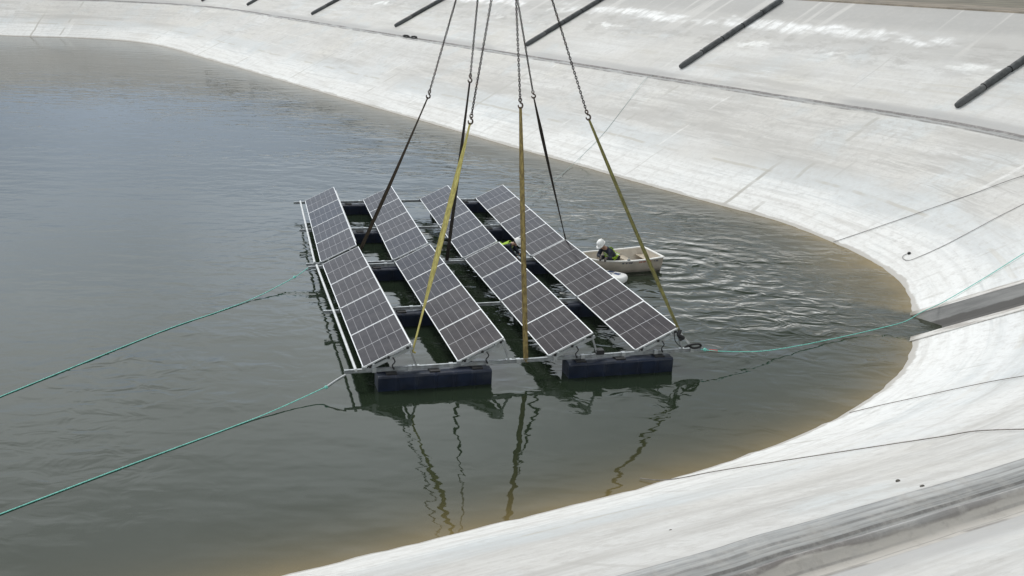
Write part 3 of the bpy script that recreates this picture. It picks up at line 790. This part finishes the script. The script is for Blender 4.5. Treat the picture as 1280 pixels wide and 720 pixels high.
# small stones on the near bank
def stone(p, s, lab):
    m = MB(); bm = bmesh.new(); bmesh.ops.create_icosphere(bm, subdivisions=2, radius=s)
    rr = random.Random(int(p[0]*1000)); ph = [rr.uniform(0, 6) for _ in range(3)]
    V = []
    for v in bm.verts:
        c = v.co; q = 1 + .25*math.sin(c.x/s*2.3+ph[0]) * math.cos(c.y/s*2.1+ph[1]) + .15*math.sin(c.z/s*3+ph[2])
        V.append((c.x*q*1.3, c.y*q*.9, c.z*q*.5))
    m.add(V, [[v.index for v in f.verts] for f in bm.faces], True); bm.free()
    o = m.build('stone', M_stone, None, Matrix.Translation((p[0], p[1], p[2] + s*.4 + .02)) @ Matrix.Rotation(ph[0], 4, 'Z'))
    tag(o, lab, 'stone', 'dark stones on the near bank')
stone((5.34,13.68,3.48), .032, 'dark flat stone on the near bank, left of two close together above the grey strip')
stone((5.32,12.83,3.83), .028, 'dark stone just above the grey strip, right of two close together')
stone((3.09,10.62,3.92), .036, 'dark stone on the grey berm strip, lowest of three in a line')
stone((3.51,10.96,3.92), .028, 'dark stone on the grey berm strip, topmost of three in a line')
stone((3.30,10.79,3.92), .038, 'dark stone on the grey berm strip, middle of three in a line')
stone((2.21,13.12,2.92), .024, 'small dark stone alone on the near bank, left of all the other stones')

# ------------------------------------------------------------------ the boat
M_hull = simple('boat_hull_fibreglass', (.47, .42, .355), .35, 0, .15, 2.5, dirt=(.33, .28, .22))
M_hull_in = simple('boat_inner_fibreglass', (.60, .54, .46), .45, 0, .15, 2.5, dirt=(.42, .36, .29))
M_gun = simple('boat_gunwale', (.80, .78, .74), .35, 0, .08, 4.0)
M_thw = simple('boat_seat', (.45, .39, .31), .6, 0, .2, 6.0)
M_mark = simple('worn_dark_lettering', (.10, .10, .12), .6, 0, .4, 14.0)
M_markred = simple('worn_red_lettering', (.42, .13, .08), .6, 0, .4, 14.0)
bx = Vector((-.923, -.385, 0)).normalized()
by = Vector((-bx.y, bx.x, 0))
stern = Vector((4.92, 37.60, 0))
Mb = Matrix(((bx.x, by.x, 0, stern.x), (bx.y, by.y, 0, stern.y), (0, 0, 1, 0), (0, 0, 0, 1)))
boat = empty('rowing_boat', Mb, 'small cream rowing boat with white gunwale beside the right side of the raft', 'boat')
SECT = [(x*.92, a, b, c) for x, a, b, c in [(0, .74, .50, .56), (.5, .77, .47, .60), (1.1, .78, .45, .60), (1.7, .76, .455, .55), (2.3, .66, .48, .42), (2.75, .47, .51, .25), (3.0, .28, .53, .12), (3.12, .10, .55, .04)]]
def hull(inset, zoff, name, mat, flip):
    rings = []
    for x, hw, gz, fw in SECT:
        hw = max(.01, hw-inset); fw = max(.008, fw-inset)
        prof_ = [(hw, gz), (hw*.985, gz-.10), (fw + (hw-fw)*.55, .14+zoff*.4), (fw, -.02+zoff), (fw*.5, -.07+zoff), (0, -.09+zoff)]
        ring = prof_ + [(-a, b) for a, b in prof_[-2::-1]]
        xx = x if inset == 0 else min(max(x, .05), 2.81)
        rings.append([(xx, a, b) for a, b in ring])
    m = MB(); k = len(rings[0]); V = [q for r_ in rings for q in r_]
    F = [(i*k+j, i*k+j+1, (i+1)*k+j+1, (i+1)*k+j) for i in range(len(rings)-1) for j in range(k-1)]
    m.add(V, F, True); m.add(rings[0], [tuple(range(k))]); m.add(rings[-1], [tuple(range(k))])
    return m.build(name, mat, boat)
hull(0, 0, 'hull', M_hull, False)
hull(.035, .12, 'inner_liner', M_hull_in, True)
g = MB()
L1 = [Vector((x, hw, gz+.012)) for x, hw, gz, _ in SECT]; R1 = [Vector((x, -hw, gz+.012)) for x, hw, gz, _ in SECT]
path = cat_rom(L1, 5) + cat_rom(R1[::-1], 5)
for seg in (cat_rom(L1, 5), cat_rom(R1, 5), [Vector((0, .76, .512)), Vector((0, -.76, .512))]):
    for i in range(len(seg)-1): g.bar(seg[i], seg[i+1] + (seg[i+1]-seg[i]).normalized()*.012, .085, .045)
g.bar((2.87, .13, .562), (2.87, -.13, .562), .08, .045)
g.build('gunwale', M_gun, boat, None, .012)
t_ = MB(); t_.box((.85, -.70, .25), (1.10, .70, .285)); t_.build('thwart', M_thw, boat, None, .008)
t_ = MB(); t_.box((1.60, -.66, .25), (1.88, .66, .285)); t_.build('thwart', M_thw, boat, None, .008)
t_ = MB(); t_.box((.06, -.66, .26), (.36, .66, .29)); t_.build('thwart', M_thw, boat, None, .008)
for sgn in (1, -1):
    rl = MB(); rl.box((1.32, sgn*.775-.03, .475), (1.42, sgn*.775+.03, .53)); rl.tube([(1.37, sgn*.775, .53), (1.37, sgn*.775, .60)], .012, 6)
    rl.build('rowlock', M_galv, boat)
# worn lettering along the near topside (illegible in the photograph): short broken strokes
def side_mark(x0, x1, z0, z1, mat):
    m = MB(); n = 6
    V = []
    for i in range(n+1):
        x = x0 + (x1-x0)*i/n
        hw = np.interp(x, [q[0] for q in SECT], [q[1] for q in SECT])*.985 + .006
        V += [(x, hw, z0 + .02*math.sin(i*2)), (x, hw+.002, z1)]
    m.add(V, [(i*2, i*2+1, i*2+3, i*2+2) for i in range(n)])
    return m.build('side_marking', mat, boat)
for a, b in ((.20, .30), (.33, .36),): side_mark(a, b, .375, .425, M_mark)
for a, b in ((.48, .66), (.70, .80), (.83, .96)): side_mark(a, b, .375, .42, M_markred)
for a, b in ((1.20, 1.36), (1.40, 1.47), (1.52, 1.60)): side_mark(a, b, .36, .41, M_mark)

# ------------------------------------------------------------------ white floating board between raft and boat
M_board = simple('white_board', (.80, .80, .79), .35, 0, .06, 3.0)
M_blue = simple('dark_blue_print', (.03, .06, .16), .5, 0, .3, 12.0)
ax = Vector((.86, -.51, 0)).normalized(); ay = Vector((.51, .86, 0)).normalized()
bc = Vector((3.22, 35.55, 0))
Mbd = Matrix(((ax.x, ay.x, 0, bc.x), (ax.y, ay.y, 0, bc.y), (0, 0, 1, 0), (0, 0, 0, 1)))
m = MB()
out = []
for k in range(40):
    a = 2*math.pi*k/40; c, s_ = math.cos(a), math.sin(a)
    out.append((math.copysign(abs(c)**.55, c)*.62, math.copysign(abs(s_)**.55, s_)*.43*(1 if c > -.2 else 1-.35*(-c-.2))))
rings = [(.86, -.06), (.97, .02), (1.0, .10), (.985, .17), (.93, .215), (.85, .225), (.0, .235)]
V = [(x*q, y*q, z) for q, z in rings for x, y in out]
F = [(i*40+j, i*40+(j+1) % 40, (i+1)*40+(j+1) % 40, (i+1)*40+j) for i in range(len(rings)-1) for j in range(40)]
m.add(V, F, True)
bd = m.build('floating_board', M_board, None, Mbd); tag(bd, 'white rounded floating board with dark blue marks between the raft and the boat', 'board')
for x0, x1, y0, y1 in ((.16, .36, .02, .20), (-.12, .08, .16, .30), (-.02, .14, -.10, .0)):
    q = MB(); q.box((x0, y0, .222), (x1, y1, .242)); q.build('print', M_blue, bd)

# ------------------------------------------------------------------ people
M_skin = simple('skin', (.36, .21, .145), .55, 0, .12, 12.0)
M_jacket = simple('navy_jacket_cloth', (.012, .016, .030), .85, 0, .35, 8.0, .004)
M_trousers = simple('dark_trouser_cloth', (.016, .019, .030), .9, 0, .3, 8.0)
M_boot = simple('boot_leather', (.018, .015, .012), .6, 0, .3, 10.0)
M_helmet = simple('white_helmet_plastic', (.80, .79, .77), .35, 0, .05, 5.0)
M_hair = simple('dark_hair', (.02, .015, .012), .7, 0, .3, 20.0)
def vest_mat():
    k = NT('hi_vis_vest_cloth'); z = k.sep(k.coord('Generated'))
    st = k.math('MULTIPLY', k.math('GREATER_THAN', z[2], .30), k.math('LESS_THAN', z[2], .40))
    st2 = k.math('MULTIPLY', k.math('GREATER_THAN', z[2], .55), k.math('LESS_THAN', z[2], .64))
    n = k.noise(k.coord('Object'), 9, 4)
    col = k.mix(k.ramp(n, .3, .7), (.27, .43, .03), (.38, .56, .05))
    col = k.mix(k.math('MAXIMUM', st, st2), col, (.62, .63, .62))
    return k.bsdf(col, .7, 0, .3, k.bump(n, .02))
M_vest = vest_mat()
def skin(name, J, E, rad, mat, parent, root, sub=2):
    names = list(J); idx = {n: i for i, n in enumerate(names)}
    me = bpy.data.meshes.new(name)
    me.from_pydata([J[n] for n in names], [(idx[a], idx[b]) for a, b in E], [])
    me.skin_vertices.new() if hasattr(me.skin_vertices, 'new') else None
    o = link(name, me, mat, parent)
    md = o.modifiers.new('skin', 'SKIN'); md.use_smooth_shade = True
    if not me.skin_vertices:
        bm = bmesh.new(); bm.from_mesh(me); bm.verts.layers.skin.verify(); bm.to_mesh(me); bm.free()
    for n in names:
        sv = me.skin_vertices[0].data[idx[n]]
        r_ = rad[n]; sv.radius = (r_, r_) if not isinstance(r_, tuple) else r_
        sv.use_root = (n == root)
    ss = o.modifiers.new('sub', 'SUBSURF'); ss.levels = sub; ss.render_levels = sub
    return o
def person(M, J, head_dir, label, hand_dir):
    """J: joints in local metres, x forward, y left, z up"""
    J = {k_: Vector(v) for k_, v in J.items()}
    p = empty('person', M, label, 'person')
    rad = dict(pelvis=.13, waist=.115, chest=.135, neck=.055, skull=.075, crown=.085)
    E = [('pelvis', 'waist'), ('waist', 'chest'), ('chest', 'neck'), ('neck', 'skull'), ('skull', 'crown')]
    for s_ in ('l', 'r'):
        E += [('chest', 'sh'+s_), ('sh'+s_, 'el'+s_), ('el'+s_, 'wr'+s_), ('wr'+s_, 'pa'+s_), ('pelvis', 'hip'+s_), ('hip'+s_, 'kn'+s_), ('kn'+s_, 'an'+s_), ('an'+s_, 'to'+s_)]
        rad.update({'sh'+s_: .06, 'el'+s_: .042, 'wr'+s_: .028, 'pa'+s_: (.038, .02), 'hip'+s_: .095, 'kn'+s_: .062, 'an'+s_: .045, 'to'+s_: .035})
        hd = Vector(hand_dir).normalized()
        J['pa'+s_] = J['wr'+s_] + hd*.075
        side = Vector((0, 1, 0)); 
        for fi, (off, ln) in enumerate(((-.034, .066), (-.012, .076), (.012, .072), (.034, .056))):
            a = J['pa'+s_] + side*off + hd*.02
            b = a + hd*ln*.55; c = b + (hd*.5 + Vector((0, 0, -.8))).normalized()*ln*.5
            for nn, q, r_ in (('f%da' % fi, a, .010), ('f%db' % fi, b, .009), ('f%dc' % fi, c, .008)):
                J[nn+s_] = q; rad[nn+s_] = r_
            E += [('pa'+s_, 'f%da' % fi+s_), ('f%da' % fi+s_, 'f%db' % fi+s_), ('f%db' % fi+s_, 'f%dc' % fi+s_)]
        sg = -1 if s_ == 'l' else 1
        a = J['wr'+s_] + hd*.03 + side*sg*.032; b = a + (hd*.6 + side*sg*.6).normalized()*.035; c = b + hd*.03
        for nn, q, r_ in (('ta', a, .012), ('tb', b, .010), ('tc', c, .009)):
            J[nn+s_] = q; rad[nn+s_] = r_
        E += [('wr'+s_, 'ta'+s_), ('ta'+s_, 'tb'+s_), ('tb'+s_, 'tc'+s_)]
    hdv = Vector(head_dir).normalized()                       # the way the face looks
    body = skin('body', J, E, rad, M_skin, p, 'pelvis', 1)
    # face: nose, brows, ears as real relief on a head shell
    up = (J['crown'] - J['skull']).normalized(); hdv = (hdv - up*hdv.dot(up)).normalized(); sd = up.cross(hdv)
    hc = J['skull'] + up*.055
    Mh = Matrix(((hdv.x, sd.x, up.x, hc.x), (hdv.y, sd.y, up.y, hc.y), (hdv.z, sd.z, up.z, hc.z), (0, 0, 0, 1)))
    h = MB()
    def ball(c, rx, ry, rz, n=14, m_=9, lo=-1.0):
        V, F = [], []
        for i in range(m_+1):
            t = math.asin(lo) + (math.pi/2 - math.asin(lo))*i/m_
            for k_ in range(n):
                a = 2*math.pi*k_/n; V.append((c[0]+rx*math.cos(t)*math.cos(a), c[1]+ry*math.cos(t)*math.sin(a), c[2]+rz*math.sin(t)))
        for i in range(m_):
            for k_ in range(n): F.append((i*n+k_, i*n+(k_+1) % n, (i+1)*n+(k_+1) % n, (i+1)*n+k_))
        h.add(V, F, True)
    ball((.005, 0, .0), .098, .078, .118); ball((.06, 0, -.075), .045, .05, .045)
    ball((.103, 0, -.02), .02, .016, .028); ball((0, .08, -.015), .02, .012, .032); ball((0, -.08, -.015), .02, .012, .032)
    h.build('head', M_skin, p, Mh)
    h = MB()
    ball((.090, .034, .012), .012, .014, .009, 8, 5); ball((.090, -.034, .012), .012, .014, .009, 8, 5); ball((.094, 0, -.068), .012, .026, .006, 8, 5)
    h.build('facial_features', M_hair, p, Mh)
    h = MB(); ball((-.022, 0, .0), .090, .085, .10, 14, 9); h.build('hair', M_hair, p, Mh)
    # hard hat
    h = MB(); n = 20; V, F = [], []
    for i, (q, z) in enumerate(((1.0, .02), (1.0, .05), (.96, .09), (.84, .13), (.6, .158), (.3, .170), (.02, .173))):
        for k_ in range(n):
            a = 2*math.pi*k_/n; V.append((.138*q*math.cos(a)-.005, .112*q*math.sin(a), z))
    for i in range(6):
        for k_ in range(n): F.append((i*n+k_, i*n+(k_+1) % n, (i+1)*n+(k_+1) % n, (i+1)*n+k_))
    h.add(V, F, True)
    V, F = [], []
    for k_ in range(n):
        a = 2*math.pi*k_/n; e = .02 + (.05*max(0, math.cos(a))**.7)
        V += [(.136*math.cos(a)-.005, .110*math.sin(a), .024), ((.136+e)*math.cos(a)-.005, (.110+e*.6)*math.sin(a), .012), ((.136+e)*math.cos(a)-.005, (.110+e*.6)*math.sin(a), .004), (.134*math.cos(a)-.005, .108*math.sin(a), .008)]
    for k_ in range(n):
        j = (k_+1) % n
        for q in range(4): F.append((k_*4+q, k_*4+(q+1) % 4, j*4+(q+1) % 4, j*4+q))
    h.add(V, F, True)
    h.bar((-.12, 0, .112), (.10, 0, .115), .02, .085)
    h.build('helmet', M_helmet, p, Mh)
    # clothes
    for s_ in ('l', 'r'):
        hn = [q for q in J if q.endswith(s_) and q[0] in 'ft' and q[1] in '0123abc'] + ['wr'+s_, 'pa'+s_]
        skin('glove', {q: J[q] for q in hn}, [e for e in E if e[0] in hn and e[1] in hn],
             {q: (tuple(x+.006 for x in rad[q]) if isinstance(rad[q], tuple) else rad[q]+.004) for q in hn}, M_boot, p, 'pa'+s_, 1)
    JJ = {k_: J[k_] for k_ in ('pelvis', 'waist', 'chest', 'shl', 'shr', 'ell', 'elr')}
    JJ['col'] = J['chest'].lerp(J['neck'], .7)
    for s_ in ('l', 'r'): JJ['wr'+s_] = J['el'+s_].lerp(J['wr'+s_], .95)
    skin('jacket', JJ, [('pelvis', 'waist'), ('waist', 'chest'), ('chest', 'col'), ('chest', 'shl'), ('chest', 'shr'), ('shl', 'ell'), ('shr', 'elr'), ('ell', 'wrl'), ('elr', 'wrr')],
         dict(pelvis=.165, waist=.155, chest=.170, col=.085, shl=.085, shr=.085, ell=.064, elr=.064, wrl=.046, wrr=.046), M_jacket, p, 'waist')
    JJ = {k_: J[k_] for k_ in ('pelvis', 'hipl', 'hipr', 'knl', 'knr')}
    for s_ in ('l', 'r'): JJ['an'+s_] = J['kn'+s_].lerp(J['an'+s_], .92)
    skin('trousers', JJ, [('pelvis', 'hipl'), ('pelvis', 'hipr'), ('hipl', 'knl'), ('hipr', 'knr'), ('knl', 'anl'), ('knr', 'anr')],
         dict(pelvis=.150, hipl=.115, hipr=.115, knl=.080, knr=.080, anl=.062, anr=.062), M_trousers, p, 'pelvis')
    for s_ in ('l', 'r'):
        skin('boot', {'a': J['kn'+s_].lerp(J['an'+s_], .8), 'b': J['an'+s_], 'c': J['to'+s_]}, [('a', 'b'), ('b', 'c')], dict(a=.058, b=.060, c=.048), M_boot, p, 'b', 1)
    JJ = dict(w=J['pelvis'].lerp(J['waist'], .55), m=J['waist'], c=J['chest'], l=J['chest'].lerp(J['shl'], .62), r=J['chest'].lerp(J['shr'], .62))
    skin('vest', JJ, [('w', 'm'), ('m', 'c'), ('c', 'l'), ('c', 'r')], dict(w=.192, m=.188, c=.196, l=.112, r=.112), M_vest, p, 'm')
    return p
def facing(pos, ang):
    return Matrix.Translation(pos) @ Matrix.Rotation(ang, 4, 'Z')
# man in the boat: sits on the forward thwart, bends over the near gunwale towards the raft
seat = Mb @ Vector((1.72, .30, .10))
ang1 = math.atan2(bx.y, bx.x) + .25
person(facing(seat, ang1) @ Matrix.Scale(1.1, 4), dict(pelvis=(.0, 0, .33), waist=(.10, 0, .46), chest=(.28, 0, .64), neck=(.42, 0, .745), skull=(.50, 0, .80), crown=(.57, 0, .89),
   shl=(.31, .19, .66), shr=(.31, -.19, .66), ell=(.44, .36, .46), elr=(.48, -.18, .44), wrl=(.68, .42, .54), wrr=(.72, .24, .53),
   hipl=(.02, .10, .31), hipr=(.02, -.10, .31), knl=(.36, .04, .38), knr=(.36, -.20, .38), anl=(.20, .03, .07), anr=(.20, -.18, .07), tol=(.33, .02, .05), tor=(.33, -.19, .05)),
   (.75, .1, -.65), 'person in white hard hat, navy jacket and yellow vest leaning forward in the rowing boat', (.7, .5, -.5))
# man kneeling on the middle float between the third and fourth rows
Mk = M_root @ M_rear
pos = Mk @ Vector((6.02, -.12, -.02))
person(facing(pos, .2397 - .55), dict(pelvis=(.0, 0, .34), waist=(.10, 0, .48), chest=(.29, 0, .49), neck=(.43, 0, .56), skull=(.50, 0, .585), crown=(.58, 0, .645),
   shl=(.32, .19, .49), shr=(.32, -.19, .49), ell=(.38, .27, .34), elr=(.42, -.24, .34), wrl=(.58, .20, .16), wrr=(.60, -.16, .16),
   hipl=(.0, .10, .31), hipr=(.0, -.10, .31), knl=(.14, .15, .07), knr=(.14, -.15, .07), anl=(-.28, .14, .06), anr=(-.28, -.14, .06), tol=(-.38, .14, .02), tor=(-.38, -.14, .02)),
   (.7, 0, -.7), 'person in white hard hat kneeling on a float between the two right panel rows', (.6, 0, -.8))

# ------------------------------------------------------------------ light, sky, camera
SUN_EL, SUN_ROT = R(58), R(-35)
w = bpy.data.worlds.new('World'); scene.world = w; w.use_nodes = True
nt = w.node_tree; nt.nodes.clear()
out = nt.nodes.new('ShaderNodeOutputWorld'); bg = nt.nodes.new('ShaderNodeBackground')
sky = nt.nodes.new('ShaderNodeTexSky'); sky.sky_type = 'NISHITA'; sky.sun_disc = False
sky.sun_elevation = SUN_EL; sky.sun_rotation = SUN_ROT; sky.air_density = 1.0; sky.dust_density = 4.0; sky.ozone_density = 1.0
hsv = nt.nodes.new('ShaderNodeHueSaturation'); hsv.inputs['Saturation'].default_value = .38
tc = nt.nodes.new('ShaderNodeTexCoord'); nz = nt.nodes.new('ShaderNodeTexNoise'); nz.inputs['Scale'].default_value = 2.2; nz.inputs['Detail'].default_value = 5
mp = nt.nodes.new('ShaderNodeMapping'); mp.inputs['Scale'].default_value = (1, 1, 3.0)
mr = nt.nodes.new('ShaderNodeMapRange'); mr.inputs[1].default_value = .3; mr.inputs[2].default_value = .7; mr.inputs[3].default_value = .75; mr.inputs[4].default_value = 1.25
mx = nt.nodes.new('ShaderNodeMix'); mx.data_type = 'RGBA'; mx.inputs[0].default_value = .7
mx.inputs[7].default_value = (4.95, 5.6, 6.4, 1)       # the cloud layer
mu = nt.nodes.new('ShaderNodeVectorMath'); mu.operation = 'SCALE'
nt.links.new(tc.outputs['Generated'], mp.inputs[0]); nt.links.new(mp.outputs[0], nz.inputs['Vector']); nt.links.new(nz.outputs['Fac'], mr.inputs[0])
nt.links.new(sky.outputs[0], hsv.inputs['Color']); nt.links.new(hsv.outputs[0], mx.inputs[6])
sz = nt.nodes.new('ShaderNodeSeparateXYZ'); nt.links.new(tc.outputs['Generated'], sz.inputs[0])
lo = nt.nodes.new('ShaderNodeMapRange'); lo.interpolation_type = 'SMOOTHSTEP'      # dull blue band near the horizon, bright cloud bank above it
for q, v_ in enumerate((.14, .30, 1.0, 2.1)): lo.inputs[q+1].default_value = v_
hi = nt.nodes.new('ShaderNodeMapRange'); hi.interpolation_type = 'SMOOTHSTEP'
for q, v_ in enumerate((.50, .80, 1.0, .32)): hi.inputs[q+1].default_value = v_
nt.links.new(sz.outputs[2], lo.inputs[0]); nt.links.new(sz.outputs[2], hi.inputs[0])
m1 = nt.nodes.new('ShaderNodeMath'); m1.operation = 'MULTIPLY'; m2 = nt.nodes.new('ShaderNodeMath'); m2.operation = 'MULTIPLY'
az = nt.nodes.new('ShaderNodeMapRange'); az.interpolation_type = 'SMOOTHSTEP'     # the cloud bank stands to the left, plain grey overcast to the right
for q, v_ in enumerate((-.14, .22, 1.0, 0.0)): az.inputs[q+1].default_value = v_
nt.links.new(sz.outputs[0], az.inputs[0])
fl = nt.nodes.new('ShaderNodeMix'); fl.data_type = 'FLOAT'; fl.inputs[2].default_value = 1.15
nt.links.new(az.outputs[0], fl.inputs[0]); nt.links.new(lo.outputs[0], fl.inputs[3])
nt.links.new(fl.outputs[0], m1.inputs[0]); nt.links.new(hi.outputs[0], m1.inputs[1])
nt.links.new(m1.outputs[0], m2.inputs[0]); nt.links.new(mr.outputs[0], m2.inputs[1])
ct = nt.nodes.new('ShaderNodeMix'); ct.data_type = 'RGBA'; ct.inputs[6].default_value = (4.1, 5.25, 6.9, 1); ct.inputs[7].default_value = (5.2, 5.55, 5.5, 1)
lf = nt.nodes.new('ShaderNodeMapRange'); lf.inputs[1].default_value = .12; lf.inputs[2].default_value = .36
nt.links.new(sz.outputs[2], lf.inputs[0]); nt.links.new(lf.outputs[0], ct.inputs[0]); nt.links.new(ct.outputs[2], mx.inputs[7])
nt.links.new(mx.outputs[2], mu.inputs[0]); nt.links.new(m2.outputs[0], mu.inputs['Scale'])
nt.links.new(mu.outputs[0], bg.inputs[0]); nt.links.new(bg.outputs[0], out.inputs[0])
bg.inputs[1].default_value = .11

sl = bpy.data.lights.new('sun', 'SUN'); sl.energy = 1.25; sl.angle = R(18); sl.color = (1, .98, .955)
so = bpy.data.objects.new('sun', sl); COL.objects.link(so)
sdir = Vector((math.sin(SUN_ROT)*math.cos(SUN_EL), math.cos(SUN_ROT)*math.cos(SUN_EL), math.sin(SUN_EL)))
so.rotation_euler = sdir.to_track_quat('Z', 'Y').to_euler(); so.location = sdir*200

cam = bpy.data.cameras.new('camera'); co = bpy.data.objects.new('camera', cam); COL.objects.link(co)
PIT, ROL, FPX = .2870, .0332, 1376.34
fw = Vector((0, math.cos(PIT), -math.sin(PIT))); rt = Vector((1, 0, 0)); upv = rt.cross(fw)
cx = rt*math.cos(ROL) + upv*math.sin(ROL); cy = -rt*math.sin(ROL) + upv*math.cos(ROL)
co.matrix_world = Matrix(((cx.x, cy.x, -fw.x, 0), (cx.y, cy.y, -fw.y, 0), (cx.z, cy.z, -fw.z, 10.1009), (0, 0, 0, 1)))
cam.sensor_fit = 'HORIZONTAL'; cam.sensor_width = 36; cam.lens = FPX/1280*36; cam.clip_start = .1; cam.clip_end = 6000
scene.camera = co
scene.view_settings.view_transform = 'Standard'; scene.view_settings.look = 'None'; scene.view_settings.gamma = 1.0; scene.view_settings.use_curve_mapping = False
scene.view_settings.exposure = 0.40
scene.render.engine = 'CYCLES'
scene.cycles.max_bounces = 8; scene.cycles.transparent_max_bounces = 8
scene.cycles.use_denoising = True
